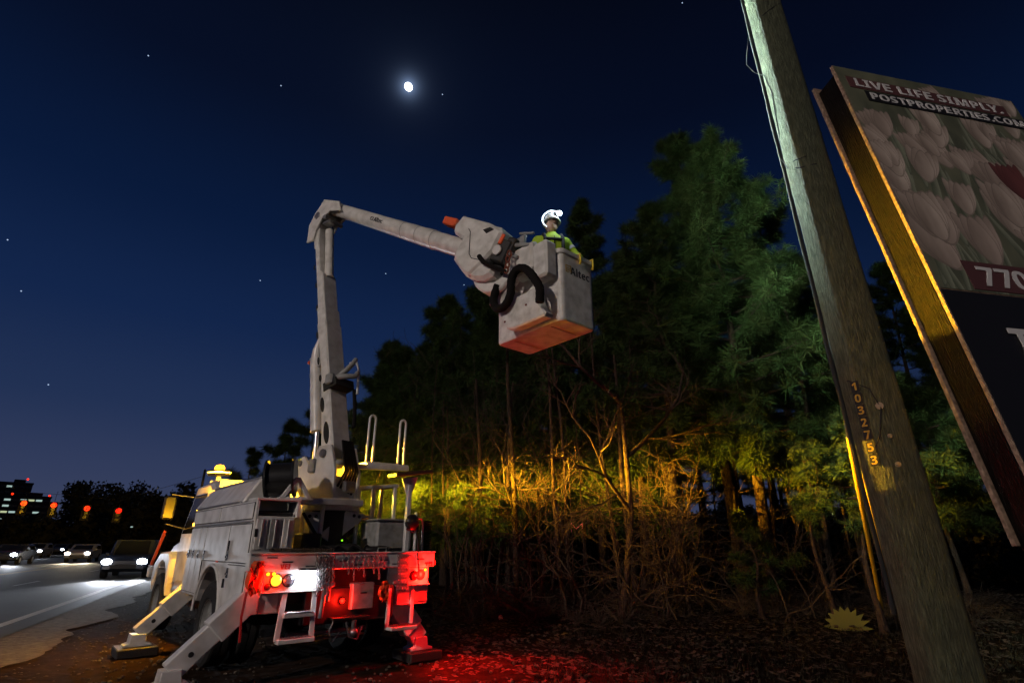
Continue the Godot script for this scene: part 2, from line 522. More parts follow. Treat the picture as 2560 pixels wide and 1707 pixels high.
func far_tuft(sd: int, n: int, size: float) -> ArrayMesh:
	var r := RandomNumberGenerator.new(); r.seed = sd
	var b := B.new()
	for i in n:
		var d := Vector3(r.randfn(), r.randfn() * 0.8, r.randfn()).normalized()
		var p := d * r.randf_range(0.3, 1.0)
		var a := Vector3(r.randfn(), r.randfn(), r.randfn()).normalized() * size
		var c := a.cross(Vector3(r.randfn(), r.randfn(), r.randfn()).normalized())
		var nn := (d + Vector3.UP * 0.3).normalized()
		b.tri(p + a, p - a * 0.5 + c, p - a * 0.5 - c, nn, nn, nn)
	return b.mesh()

func scatter(me: Mesh, xfs: Array, cols: Array, called: String, m: Material, parent: Node) -> MultiMeshInstance3D:
	var mm := MultiMesh.new()
	mm.transform_format = MultiMesh.TRANSFORM_3D
	mm.use_colors = true
	mm.mesh = me
	mm.instance_count = xfs.size()
	for i in xfs.size():
		mm.set_instance_transform(i, xfs[i]); mm.set_instance_color(i, cols[i])
	var o := MultiMeshInstance3D.new()
	o.name = numbered(called) if parent == self else called
	o.multimesh = mm
	o.material_override = m
	parent.add_child(o, true)
	return o

func building(called: String, label: String, at: Vector3, w: float, h: float, dp: float, turn: float, cols: int, rows: int, lit: float, sd: int, mats: Array) -> Node3D:
	var r := RandomNumberGenerator.new(); r.seed = sd
	var t := thing(called, label, "building", at, turn)
	var b := B.new()
	b.cbox(Vector3(0, h / 2, -dp / 2), Vector3(w, h, dp), 0.2)
	part(b, "wall", M.far_wall, t)
	b = B.new()
	b.cbox(Vector3(0, h + 0.5, -dp / 2), Vector3(w + 0.6, 1.0, dp + 0.6), 0.2)
	b.cbox(Vector3(w * 0.15, h + 2.0, -dp / 2), Vector3(w * 0.3, 2.0, dp * 0.4), 0.2)
	part(b, "roof", M.far_wall, t)
	var cw := w / cols; var ch := h / rows
	var wb := B.new()
	wb.cbox(Vector3.ZERO, Vector3(cw * 0.8, ch * 0.3, 0.3), 0.03)
	var me := wb.mesh()
	for j in rows:
		for i in cols:
			var o := part_mesh(me, "window", mats[r.randi() % mats.size()] if r.randf() < lit else M.win_dark, t)
			o.position = Vector3(-w / 2 + cw * (i + 0.5), ch * (j + 0.55), 0.05)
	return t

func far_side() -> void:
	# the wood beyond the road, a dark mass against the sky
	var r := RandomNumberGenerator.new(); r.seed = 3
	var f := FastNoiseLite.new(); f.seed = 9; f.frequency = 0.02
	var xfs := []; var cols := []
	for i in 6500:
		var az := deg_to_rad(r.randf_range(-56.0, 44.0))
		var d := r.randf_range(140.0, 190.0)
		var top := 12.0 + 4.5 * f.get_noise_1d(rad_to_deg(az) * 22.0) + 2.0 * f.get_noise_1d(rad_to_deg(az) * 90.0)
		if az > deg_to_rad(-30): top *= 0.75
		if az < deg_to_rad(-38.3): top *= 0.5
		var y := top * pow(r.randf(), 0.85)
		var s := r.randf_range(1.3, 2.6)
		xfs.append(Transform3D(Basis(Vector3.UP, r.randf() * TAU).scaled(Vector3(s, s * 0.9, s)), Vector3(sin(az) * d, y, -cos(az) * d)))
		var g := r.randf_range(0.6, 1.2)
		cols.append(Color(0.022 * g, 0.024 * g, 0.014 * g))
	var o := scatter(far_tuft(4, 70, 0.2), xfs, cols, "distant_wood", M.far_leaf, self)
	tag(o, "dark line of far woods along the horizon", "woods", "", "stuff")
	# lit buildings far off
	var d1 := px(12, 1300)
	var p1 := at_depth(10, 1280, 330.0); p1.y = 0
	var a := building("office_tower", "taller dark office tower with scattered lit windows beyond the road", p1, 18.0, 35.0, 16.0, 0.75, 6, 10, 0.3, 11, [M.win_white, M.win_warm, M.win_white, M.win_blue])
	var p2 := at_depth(58, 1280, 310.0); p2.y = 0
	var c := building("office_block", "lower wide office block with many rows of white lit windows", p2, 20.0, 25.5, 14.0, 0.72, 6, 8, 0.62, 12, [M.win_white, M.win_white, M.win_warm])
	for q in [[a, Vector3(6, 38.5, -6)], [c, Vector3(-7, 27.2, -2)], [c, Vector3(9, 27.0, -2)]]:
		var b := B.new(); b.ball(Vector3.ZERO, Vector3.ONE * 0.55, 8)
		part(b, "warning_light", M.air_red, q[0]).position = q[1]
	var p3 := at_depth(1553, 1280, 240.0); p3.y = 0
	building("office_block", "small lit office block seen between bare trunks beside the bare tree", p3, 9.5, 19.0, 8.0, -0.2, 5, 6, 0.8, 13, [M.win_white, M.win_white, M.win_warm])
	var p4 := at_depth(2115, 1290, 210.0); p4.y = 0
	building("apartment_block", "long lit apartment block seen behind the young pine by the pole", p4, 34.0, 13.2, 9.0, -0.55, 14, 4, 0.5, 14, [M.win_white, M.win_warm, M.win_white])
	# lone lamps far off
	var spots := [[120, 1306, 120], [256, 1303, 120], [328, 1317, 110], [430, 1275, 100], [1345, 1352, 90], [1357, 1354, 90], [1258, 1272, 110], [1600, 1322, 100], [1757, 1312, 100], [1490, 1375, 70], [2450, 1342, 60], [2488, 1346, 60], [2330, 1300, 110], [2225, 1302, 110], [1432, 1343, 90]]
	for s in spots:
		var p := at_depth(s[0], s[1], s[2])
		var t := thing("distant_lamp", "small far street lamp, a white point of light", "lamp", Vector3(p.x, 0, p.z), 0.0, "far points of light")
		var lb := B.new(); lb.tube([Vector3.ZERO, Vector3(0, p.y - 0.1, 0)], 0.05, 6)
		part(lb, "pole", M.dark, t)
		lb = B.new(); lb.ball(Vector3(0, p.y, 0), Vector3(0.22, 0.11, 0.22) * (s[2] / 100.0), 8)
		part(lb, "lamp_lens", M.win_white, t)
	# traffic signals on a span wire
	var heads := [[58, 1258], [133, 1263], [216, 1271], [295, 1277]]
	var ps := []
	for hd in heads: ps.append(at_depth(hd[0], hd[1], 50.0))
	var dirw: Vector3 = (ps[3] - ps[0]).normalized()
	var wire := thing("span_wire", "span wire holding the red traffic signals above the road", "wire")
	var poles := []
	for e in [ps[0] - dirw * 6.0, ps[3] + dirw * 7.0]: poles.append(Vector3(e.x, 0, e.z))
	var wb := B.new()
	var wp := [Vector3(poles[0].x, 7.4, poles[0].z)]
	for p in ps: wp.append(p + Vector3(0, 0.95, 0))
	wp.append(Vector3(poles[1].x, 7.2, poles[1].z))
	wb.tube(wp, 0.015, 6)
	part(wb, "cable", M.cable, wire)
	for p in poles:
		wb = B.new(); wb.tube([Vector3(p.x, 0, p.z), Vector3(p.x, 7.8, p.z)], [0.14, 0.1], 10)
		part(wb, "pole", M.dark, wire)
	for i in 4:
		var t := thing("traffic_signal", "hanging traffic signal with its red light on", "traffic light", ps[i], 0.75, "red signals over the road")
		var hb := B.new()
		hb.cbox(Vector3(0, -0.36, -0.1), Vector3(0.62, 1.3, 0.03), 0.01)
		part(hb, "backplate", M.signal_body, t)
		hb = B.new()
		hb.cbox(Vector3(0, -0.36, 0.0), Vector3(0.4, 1.1, 0.2), 0.03)
		hb.tube([Vector3(0, 0.18, 0), Vector3(0, 0.96, 0)], 0.02, 6)
		part(hb, "housing", M.signal_body, t)
		hb = B.new(); hb.cyl(Vector3(0, 0, 0.1), Vector3(0, 0, 0.14), 0.23, 20)
		part(hb, "red_light", M.signal_red, t)
		for k in [1, 2]:
			hb = B.new(); hb.cyl(Vector3(0, -0.36 * k, 0.1), Vector3(0, -0.36 * k, 0.12), 0.15, 16)
			part(hb, "dark_lens", M.black, t)

func make_car(t: Node3D, paint: Material, tall: float) -> void:
	# front towards +z; base in the middle
	var b := B.new()
	var side := [Vector2(-2.3, 0.35), Vector2(-2.35, 0.75), Vector2(-2.25, 0.98), Vector2(-1.95, 1.02), Vector2(-1.3, tall), Vector2(0.1, tall + 0.02), Vector2(0.95, 1.0), Vector2(1.9, 0.9), Vector2(2.25, 0.74), Vector2(2.3, 0.4), Vector2(2.1, 0.28), Vector2(-2.1, 0.28)]
	b.extr(side, Transform3D(Basis(Vector3(0, 0, 1), Vector3.UP, Vector3(-1, 0, 0)), Vector3(0.86, 0, 0)), 1.72, 0.09)
	part(b, "body", paint, t)
	b = B.new()
	b.quad(Vector3(-0.68, 1.02, 1.02), Vector3(0.68, 1.02, 1.02), Vector3(0.6, tall - 0.04, 0.2), Vector3(-0.6, tall - 0.04, 0.2), Vector3(0, 0.5, 1))
	part(b, "windscreen", M.glass, t)
	for sx in [-1.0, 1.0]:
		b = B.new()
		b.quad(Vector3(sx * 0.868, 1.03, 0.6), Vector3(sx * 0.868, 1.03, -1.6), Vector3(sx * 0.868, tall - 0.1, -1.15), Vector3(sx * 0.868, tall - 0.1, 0.0), Vector3(sx, 0, 0))
		part(b, "side_window", M.glass, t)
		for z in [-1.4, 1.45]:
			b = B.new(); b.cyl(Vector3(sx * 0.68, 0.32, z), Vector3(sx * 0.9, 0.32, z), 0.32, 18)
			var w := part(b, "wheel", M.rubber, t)
			b = B.new(); b.cyl(Vector3(sx * 0.9, 0.32, z), Vector3(sx * 0.91, 0.32, z), 0.19, 14)
			part(b, "rim", M.alu, w)
		b = B.new(); b.cbox(Vector3(sx * 0.95, 1.02, 0.75), Vector3(0.16, 0.13, 0.1), 0.03)
		part(b, "mirror", paint, t)
	b = B.new(); b.cbox(Vector3(0, 0.5, 2.29), Vector3(1.0, 0.2, 0.06), 0.02)
	part(b, "grille", M.black, t)

func cars() -> void:
	var list := [[332, 1397, 28.0, 2, 1.62, 11.0, "dark sport utility vehicle with bright headlights coming along the near lane"], [208, 1385, 50.0, 1, 1.42, 8.0, "silver car with two warm headlights farther down the road"], [30, 1390, 44.0, 2, 1.42, 12.0, "dark car with headlights on beside the far edge of the road"], [92, 1386, 66.0, 1, 1.5, 3.0, "small silver car behind the others on the far lane"], [148, 1384, 84.0, 2, 1.45, 1.5, "dark car farthest down the road with dim headlights"]]
	for c in list:
		var p := at_depth(c[0], c[1], c[2]); p.y = 0
		var back := -ROAD_R
		var t := thing("car", c[6], "car", p, atan2(back.x, back.z))
		make_car(t, M.car_silver if c[3] == 1 else M.car_dark, c[4])
		for sx in [-1.0, 1.0]:
			var b := B.new()
			b.ball(Vector3(sx * 0.66, 0.7, 2.24), Vector3(0.21, 0.13, 0.06), 12)
			part(b, "headlight", M.white_lamp if c[0] != 208 else M.street_lamp, t)
			spot(t.transform * Vector3(sx * 0.66, 0.7, 2.33), t.transform * Vector3(sx * 0.5 + 0.6, 0.0, 9.0), Color(0.92, 0.95, 1.0) if c[0] != 208 else Color(1.0, 0.93, 0.8), c[5] * 2.4, 26.0, 0.06, self, "headlight_beam")

func sky_things(moon: Vector3) -> void:
	var b := B.new()
	b.ball(Vector3.ZERO, Vector3(11.5, 14.0, 11.5), 20, Basis(Vector3(0, 0, 1), 0.5))
	var mm := glow(Color(0.93, 0.96, 1.0), 6.0)
	var o := part(b, "moon", mm, self)
	o.position = moon * 1800.0
	tag(o, "bright gibbous moon high in the dark blue sky", "moon")
	var sm := glow(Color(0.75, 0.85, 1.0), 0.9)
	var k := B.new(); k.ball(Vector3.ZERO, Vector3.ONE * 1.5, 8)
	var me := k.mesh()
	for s in [[1106, 235], [702, 213], [370, 138], [650, 700], [964, 683], [52, 726], [18, 598], [1160, 711], [1706, 6], [120, 960]]:
		var st := part_mesh(me, "star", sm, self)
		st.position = px(s[0], s[1]).normalized() * 1700.0
		tag(st, "faint star in the night sky", "star", "stars")

# ------------------------------------------------------------------ the truck
const ZY := Basis(Vector3(0, 0, 1), Vector3(0, 1, 0), Vector3(1, 0, 0))   # polygon in (z, y), extruded along +x

func wheel(t: Node3D, x: float, z: float, r: float, w: float) -> void:
	var s := signf(x)
	var b := B.new()
	var xf := Transform3D(Basis(Vector3(0, 1, 0), Vector3(s, 0, 0), Vector3(0, 0, s)), Vector3(x, r - 0.01, z))
	b.lathe([Vector2(r * 0.55, -w / 2), Vector2(r * 0.9, -w / 2), Vector2(r * 0.985, -w * 0.4), Vector2(r, -w * 0.3), Vector2(r, -w * 0.04), Vector2(r * 0.975, -w * 0.035), Vector2(r * 0.975, w * 0.035), Vector2(r, w * 0.04), Vector2(r, w * 0.3), Vector2(r * 0.985, w * 0.4), Vector2(r * 0.9, w / 2), Vector2(r * 0.62, w / 2), Vector2(r * 0.55, w * 0.4)], xf, 32)
	var tyre := part(b, "wheel", M.rubber, t)
	b = B.new()
	b.lathe([Vector2(r * 0.57, w * 0.44), Vector2(r * 0.52, w * 0.2), Vector2(r * 0.3, w * 0.1), Vector2(r * 0.22, w * 0.3), Vector2(0, w * 0.32)], xf, 20)
	part(b, "rim", M.grey, tyre)

func outrigger(t: Node3D, z: float, a: Vector2, f: Vector2, wide: float) -> void:
	var p := Vector3(a.x, a.y, z); var q := Vector3(f.x, f.y, z)
	var d := (q - p).normalized()
	var nrm := Vector3(-d.y, d.x, 0)
	var b := B.new()
	b.beam(p, q + d * 0.06, 0.14, wide, 0.012, nrm)
	b.beam(p - d * 0.25, p + d * 0.3, 0.2, wide + 0.05, 0.012, nrm)
	var leg := part(b, "outrigger", M.white, t)
	b = B.new()
	b.cyl(q - d * 0.16 + Vector3(0, 0, -0.08), q - d * 0.16 + Vector3(0, 0, 0.0735), 0.03, 14)
	part(b, "pin_hole", M.hole, leg)
	b = B.new()
	var sx := signf(f.x)
	b.extr([Vector2(-0.17, 0), Vector2(0.17, 0), Vector2(0.17, 0.03), Vector2(0.1, 0.05), Vector2(0.08, 0.16), Vector2(-0.1, 0.16), Vector2(-0.11, 0.05), Vector2(-0.17, 0.03)], Transform3D(Basis(), Vector3(f.x + sx * 0.03, 0.09, z - 0.11)), 0.22, 0.008)
	part(b, "shoe", M.white, leg)
	b = B.new()
	b.cbox(Vector3(f.x + sx * 0.03, 0.03, z), Vector3(0.5, 0.115, 0.5), 0.012)
	part(b, "ground_pad", M.deck, leg)

func chain(t: Node3D, top: Vector3, n: int, m: Material, swing := 0.0) -> void:
	var b := B.new()
	var p := top
	for i in n:
		var xs := Vector3(1, 0, 0) if i % 2 == 0 else Vector3(0, 0, 1)
		var pts := []
		for k in 7:
			var a := TAU * k / 6.0
			pts.append(p + xs * cos(a) * 0.014 + Vector3(0, sin(a) * 0.024, 0))
		b.tube(pts, 0.0055, 5, false)
		p += Vector3(swing * sin(i * 0.4), -0.037, 0)
	part(b, "chain", m, t)

func lamp(t: Node3D, at: Vector3, r: float, m: Material, called: String) -> MeshInstance3D:
	var b := B.new()
	var xf := Transform3D(Basis(Vector3(1, 0, 0), Vector3(0, 0, 1), Vector3(0, -1, 0)), at)
	b.lathe([Vector2(r, 0), Vector2(r * 0.96, 0.018), Vector2(r * 0.6, 0.03), Vector2(0, 0.034)], xf, 20)
	var o := part(b, called, m, t)
	b = B.new()
	b.lathe([Vector2(r * 1.16, -0.004), Vector2(r * 1.16, 0.014), Vector2(r * 1.02, 0.016), Vector2(r * 1.0, 0)], xf, 20)
	part(b, "bezel", M.black, o)
	return o

func cloth(t: Node3D, at: Vector3, w: float, h: float, sd: int) -> void:
	var f := FastNoiseLite.new(); f.seed = sd; f.frequency = 1.0
	var b := B.new()
	var nx := 7; var ny := 9
	var g := func(i: int, j: int) -> Vector3:
		var u := float(i) / nx - 0.5; var k := float(j) / ny
		var wid := w * (0.45 + 0.75 * sin(k * 2.4 + 0.3))
		return at + Vector3(u * wid + 0.03 * f.get_noise_2d(k * 3, 2), -k * h * (1.0 + 0.25 * f.get_noise_2d(u * 4, 7)), 0.035 * sin(u * 19.0 + k * 2.0) + 0.05 * f.get_noise_2d(u * 5, k * 4) + 0.03)
	for i in nx:
		for j in ny:
			b.quad(g.call(i, j), g.call(i + 1, j), g.call(i + 1, j + 1), g.call(i, j + 1), Vector3(0, 0, 1))
	part(b, "orange_flag", M.orange_cloth, t)

func truck() -> void:
	var t := thing("bucket_truck", "white utility bucket truck on outriggers with raised boom and flashing amber beacons", "truck", TRUCK_AT, TRUCK_TURN)
	var b: B
	# chassis and wheels
	b = B.new()
	for s in [-1.0, 1.0]:
		b.cbox(Vector3(s * 0.42, 0.74, -3.3), Vector3(0.08, 0.24, 6.4), 0.01)
	for z in [-0.4, -1.5, -2.6, -4.2, -5.6]: b.cbox(Vector3(0, 0.72, z), Vector3(0.78, 0.14, 0.1), 0.01)
	b.cyl(Vector3(-0.9, 0.49, -1.55), Vector3(0.9, 0.49, -1.55), 0.08)
	b.ball(Vector3(0, 0.49, -1.55), Vector3(0.2, 0.2, 0.22), 14)
	b.cyl(Vector3(-0.8, 0.47, -5.55), Vector3(0.8, 0.47, -5.55), 0.06)
	part(b, "frame", M.dark, t)
	for x in [-1.06, -0.76, 0.76, 1.06]: wheel(t, x, -1.55, 0.5, 0.26)
	for x in [-0.97, 0.97]: wheel(t, x, -5.55, 0.48, 0.26)
	# left utility body, with the wheel arch cut out
	var arch := []
	for k in 13:
		var a := PI * k / 12.0
		arch.append(Vector2(-1.52 + 0.6 * cos(a), 0.56 + 0.61 * sin(a)))
	for side in [-1.0, 1.0]:
		var top := 1.94 if side < 0 else 1.3
		var poly := [Vector2(-0.36, top), Vector2(-0.36, 0.7), Vector2(-0.92, 0.7)]
		poly.append_array(arch.slice(1, 12))
		poly.append_array([Vector2(-2.12, 0.77), Vector2(-3.02, 0.77), Vector2(-3.02, top)])
		b = B.new()
		b.extr(poly, Transform3D(ZY, Vector3(-1.22 if side < 0 else 0.74, 0, 0)), 0.48, 0.012)
		part(b, "utility_body", M.white, t)
		# rear bay below the tail shelf
		b = B.new()
		b.cbox(Vector3(side * 0.98, (0.7 + (1.33 if side > 0 else 1.76)) / 2 - (0.0 if side < 0 else 0.02), -0.2), Vector3(0.48, (0.63 if side > 0 else 1.06), 0.316), 0.01)
		part(b, "rear_bay", M.white, t)
		b = B.new()
		var pts := []
		for k in 17:
			var a2 := PI * (k - 0.0) / 16.0
			pts.append(Vector3(side * 1.225, 0.6 + 0.59 * sin(a2), -1.52 + 0.62 * cos(a2)))
		b.tube(pts, 0.022, 8)
		part(b, "fender_trim", M.white, t)
		b = B.new()
		b.box(Vector3(side * 0.99, 0.9, -1.52), Vector3(0.4, 0.02, 0.02))
		part(b, "arch_stay", M.dark, t)
	# doors of the left side
	var doors := [[-0.06, -0.9, 1.24, 1.67], [-0.06, -0.78, 0.74, 1.21], [-0.94, -2.06, 1.24, 1.67], [-2.1, -2.39, 0.81, 1.67], [-2.42, -2.69, 0.81, 1.67], [-2.72, -2.99, 0.81, 1.67], [-0.1, -1.5, 1.73, 1.91], [-1.54, -2.98, 1.73, 1.91]]
	for d in doors:
		b = B.new()
		b.cbox(Vector3(-1.224, (d[2] + d[3]) / 2, (d[0] + d[1]) / 2), Vector3(0.022, d[3] - d[2], absf(d[0] - d[1])), 0.006)
		var dr := part(b, "door", M.white, t)
		b = B.new(); b.box(Vector3(-1.2225, (d[2] + d[3]) / 2, (d[0] + d[1]) / 2), Vector3(0.01, d[3] - d[2] + 0.014, absf(d[0] - d[1]) + 0.014))
		part(b, "door_gap_shade", M.hole, dr)  # dark backing: shade of the door gaps put into its colour
		if d[3] < 1.7:
			b = B.new()
			var hz: float = d[1] + 0.07
			b.cbox(Vector3(-1.24, 1.31 if d[2] > 0.8 else 1.12, hz), Vector3(0.012, 0.11, 0.075), 0.004)
			b.cbox(Vector3(-1.25, 1.3 if d[2] > 0.8 else 1.11, hz), Vector3(0.02, 0.035, 0.055), 0.006)
			part(b, "handle", M.chrome, dr)
	b = B.new()
	b.cbox(Vector3(-1.232, 1.7, -1.54), Vector3(0.03, 0.022, 2.98), 0.006)
	part(b, "belt_rail", M.alu, t)
	for z in [[-0.84, 1.42, 0.14], [-0.83, 1.0, 0.1]]:
		b = B.new(); b.cbox(Vector3(-1.238, z[1], z[0]), Vector3(0.012, z[2], 0.04), 0.003)
		part(b, "latch_slot", M.hole, t)
	b = B.new()
	b.cbox(Vector3(-1.228, 1.24, -1.3), Vector3(0.012, 0.03, 0.1), 0.003)
	part(b, "side_reflector", M.orange, t)
	# sloping cover on top of the body
	b = B.new()
	b.extr([Vector2(-1.21, 1.945), Vector2(-1.19, 2.0), Vector2(-1.04, 2.24), Vector2(-0.98, 2.27), Vector2(-0.62, 2.29), Vector2(-0.62, 1.945)], Transform3D(Basis(), Vector3(0, 0, -3.15)), 2.5, 0.02)
	part(b, "top_cover", M.white, t)
	b = B.new(); b.cbox(Vector3(-1.21, 1.955, -1.9), Vector3(0.03, 0.03, 2.3), 0.008); b.cbox(Vector3(-1.0, 2.275, -1.9), Vector3(0.03, 0.03, 2.3), 0.008)
	part(b, "cover_rail", M.alu, t)
	# open cubby at the rear of the left body
	b = B.new()
	b.cbox(Vector3(-1.2, 1.845, -0.2), Vector3(0.035, 0.19, 0.32), 0.004); b.cbox(Vector3(-0.72, 1.845, -0.2), Vector3(0.035, 0.19, 0.32), 0.004)
	b.cbox(Vector3(-0.96, 1.955, -0.2), Vector3(0.53, 0.03, 0.34), 0.006)
	part(b, "cubby", M.white, t)
	b = B.new()
	for k in 4: b.cyl(Vector3(-1.16, 1.785 + 0.022 * (k % 2), -0.12 - k * 0.05), Vector3(-0.76, 1.785 + 0.03 * (k % 2), -0.1 - k * 0.06), 0.02, 8)
	part(b, "stored_rods", M.dark, t)
	# ribbed rear panel under the cubby
	for k in 3:
		b = B.new(); b.cbox(Vector3(-1.13 + k * 0.155, 1.56, -0.03), Vector3(0.13, 0.34, 0.03), 0.008)
		var pn := part(b, "rear_door", M.grey if k == 1 else M.white, t)
		b = B.new(); b.cbox(Vector3(-1.13 + k * 0.155, 1.57, -0.008), Vector3(0.026, 0.3, 0.02), 0.006)
		part(b, "strip", M.alu, pn)
	b = B.new(); b.cbox(Vector3(-1.185, 1.57, -0.02), Vector3(0.03, 0.09, 0.02), 0.004)
	part(b, "latch_slot", M.hole, t)
	# deck
	b = B.new()
	b.cbox(Vector3(0.24, 1.33, -1.5), Vector3(1.92, 0.05, 2.98), 0.006)
	part(b, "deck", M.deck, t)
	b = B.new()
	b.cbox(Vector3(0.0, 1.02, -1.6), Vector3(1.3, 0.5, 2.6), 0.01)
	part(b, "subframe", M.dark, t)
	# tail shelf with light panels
	b = B.new()
	b.cbox(Vector3(0.01, 1.25, -0.01), Vector3(2.49, 0.19, 0.12), 0.012)
	b.cbox(Vector3(0.01, 1.345, -0.02), Vector3(2.49, 0.016, 0.18), 0.004)
	part(b, "tail_shelf", M.white, t)
	for k in 12:
		var sx: float = [-0.98, -0.8, -0.52, -0.36, -0.1, 0.1, 0.28, 0.46, 0.64, 0.82, 1.02, 1.15][k]
		b = B.new(); b.cbox(Vector3(sx, 1.3 - 0.05 * (k % 3), 0.052), Vector3(0.12, 0.012, 0.008), 0.002)
		part(b, "slot", M.hole, t)
	for s in [[-0.9, 1.2], [1.08, 1.19]]:
		text("VEI", 0.055, 0.004, M.red_paint, t, Transform3D(Basis(), Vector3(s[0] + 0.08, s[1], 0.053)))
	b = B.new()
	b.cbox(Vector3(-0.695, 1.052, 0.0), Vector3(0.68, 0.245, 0.05), 0.01)
	b.cbox(Vector3(-0.695, 0.928, 0.01), Vector3(0.7, 0.016, 0.09), 0.004)
	part(b, "light_panel", M.white, t)
	b = B.new()
	b.cbox(Vector3(1.01, 1.045, 0.0), Vector3(0.34, 0.22, 0.05), 0.01)
	b.cbox(Vector3(1.01, 0.935, 0.01), Vector3(0.36, 0.014, 0.09), 0.004)
	part(b, "light_panel", M.white, t)
	var red := Color(1.0, 0.06, 0.03)
	lamp(t, Vector3(-0.897, 1.055, 0.026), 0.062, M.amber_lens, "tail_lamp")
	omni(Vector3(-0.897, 1.055, 0.13), Color(1.0, 0.22, 0.06), 0.05, 0.04, t, "tail_lamp_light")
	lamp(t, Vector3(-0.757, 1.05, 0.026), 0.062, M.lens_clear, "reversing_lamp")
	lamp(t, Vector3(-0.985, 0.99, 0.026), 0.032, M.red_dark, "reflector")
	for mx in [-1.0, -0.935]:
		lamp(t, Vector3(mx, 1.125, 0.026), 0.018, M.amber_lamp, "marker_lamp")
	omni(Vector3(-1.08, 1.08, 0.1), red, 0.28, 0.04, t, "marker_light")
	lamp(t, Vector3(1.048, 1.055, 0.026), 0.055, M.red_lamp, "tail_lamp")
	lamp(t, Vector3(0.935, 1.045, 0.026), 0.055, M.red_dark, "tail_lamp")
	lamp(t, Vector3(1.112, 1.115, 0.026), 0.016, M.amber_lamp, "marker_lamp")
	omni(Vector3(1.06, 1.06, 0.14), red, 2.2, 0.05, t, "tail_lamp_light")
	lamp(t, Vector3(-0.043, 0.79, -0.02), 0.03, M.red_lamp, "low_lamp")
	omni(Vector3(-0.043, 0.79, 0.06), Color(1.0, 0.09, 0.03), 0.3, 0.03, t, "low_lamp_light")
	# red flasher on the right rear corner, which throws the red pool on the ground
	b = B.new(); b.cbox(Vector3(1.275, 1.2, -0.06), Vector3(0.05, 0.07, 0.12), 0.01)
	part(b, "flasher_housing", M.black, t)
	b = B.new(); b.cbox(Vector3(1.305, 1.2, -0.06), Vector3(0.014, 0.05, 0.1), 0.005)
	part(b, "flasher_lens_light", M.red_lamp, t)
	spot(t.transform * Vector3(1.36, 1.19, -0.06), t.transform * Vector3(1.62, 0, 0.75), red, 17.0, 38.0, 0.04, self, "flasher_light", 0.6)
	# work lamp under the tail shelf
	b = B.new(); b.cbox(Vector3(-0.56, 1.165, 0.09), Vector3(0.2, 0.03, 0.06), 0.008)
	part(b, "work_lamp_housing", M.black, t)
	b = B.new(); b.cbox(Vector3(-0.56, 1.146, 0.09), Vector3(0.18, 0.008, 0.045), 0.003)
	part(b, "work_lamp_lens", M.white_lamp, t)
	omni(Vector3(-0.56, 1.12, 0.1), Color(0.92, 0.95, 1.0), 0.16, 0.03, t, "work_lamp_light")
	# chains and flags
	for k in 11:
		chain(t, Vector3(-0.46 + k * 0.022, 1.31 - 0.02 * (k % 3), 0.075 + 0.012 * (k % 2)), 7 + (k * 5) % 6, M.steel, 0.004)
	for k in 9:
		chain(t, Vector3(-0.12 + k * 0.07, 1.3, 0.07), 4 + (k * 7) % 5, M.steel, 0.006)
	for k in 8:
		chain(t, Vector3(0.66 + k * 0.02, 1.3, 0.075 + 0.01 * (k % 2)), 12 + (k * 5) % 5, M.steel, 0.004)
	cloth(t, Vector3(-1.14, 1.27, 0.05), 0.16, 0.36, 3)
	cloth(t, Vector3(0.5, 1.0, 0.03), 0.12, 0.24, 5)
	b = B.new()
	b.tube([Vector3(-1.2, 0.95, 0.03), Vector3(-1.215, 0.7, 0.03), Vector3(-1.19, 0.45, 0.02)], 0.014, 8)
	part(b, "red_strap", M.red_paint, t)
	# steps
	b = B.new()
	b.beam(Vector3(-0.77, 0.93, 0.02), Vector3(-0.81, 0.42, 0.05), 0.03, 0.06, 0.005, Vector3(1, 0, 0)); b.beam(Vector3(-0.42, 0.93, 0.02), Vector3(-0.41, 0.42, 0.05), 0.03, 0.06, 0.005, Vector3(1, 0, 0))
	b.cbox(Vector3(-0.595, 0.68, 0.04), Vector3(0.36, 0.05, 0.12), 0.006); b.cbox(Vector3(-0.605, 0.42, 0.06), Vector3(0.42, 0.05, 0.13), 0.006)
	var st := part(b, "step_ladder", M.white, t)
	for y in [[0.71, 0.32], [0.449, 0.34]]:
		b = B.new(); b.cbox(Vector3(-0.6, y[0], 0.06), Vector3(y[1], 0.01, 0.1), 0.003)
		for k in 9: b.cbox(Vector3(-0.74 + k * 0.035, y[0] + 0.008, 0.06), Vector3(0.012, 0.008, 0.09), 0.002)
		part(b, "tread", M.alu, st)
	b = B.new()
	b.beam(Vector3(0.62, 0.9, -0.03), Vector3(0.61, 0.44, -0.02), 0.03, 0.05, 0.005, Vector3(1, 0, 0)); b.beam(Vector3(0.97, 0.93, -0.03), Vector3(0.965, 0.44, -0.02), 0.03, 0.05, 0.005, Vector3(1, 0, 0))
	b.cbox(Vector3(0.79, 0.43, 0.03), Vector3(0.38, 0.045, 0.2), 0.006)
	st = part(b, "hanging_step", M.white, t)
	b = B.new(); b.cbox(Vector3(0.79, 0.457, 0.03), Vector3(0.34, 0.01, 0.17), 0.003)
	part(b, "tread", M.deck, st)
	# mud flaps with reflective rows
	for q in [[-0.92, 0.81, 0.21, 0.19], [1.11, 0.825, 0.2, 0.2]]:
		b = B.new(); b.cbox(Vector3(q[0], q[1], -0.06), Vector3(q[2], q[3], 0.02), 0.004)
		var fl := part(b, "mud_flap", M.black, t)
		b = B.new()
		for s in [-1.0, 1.0]: b.cbox(Vector3(q[0] + s * q[2] / 2, q[1], -0.05), Vector3(0.014, q[3] + 0.02, 0.03), 0.003)
		b.cbox(Vector3(q[0], q[1] - q[3] / 2 - 0.006, -0.05), Vector3(q[2] + 0.02, 0.012, 0.03), 0.003)
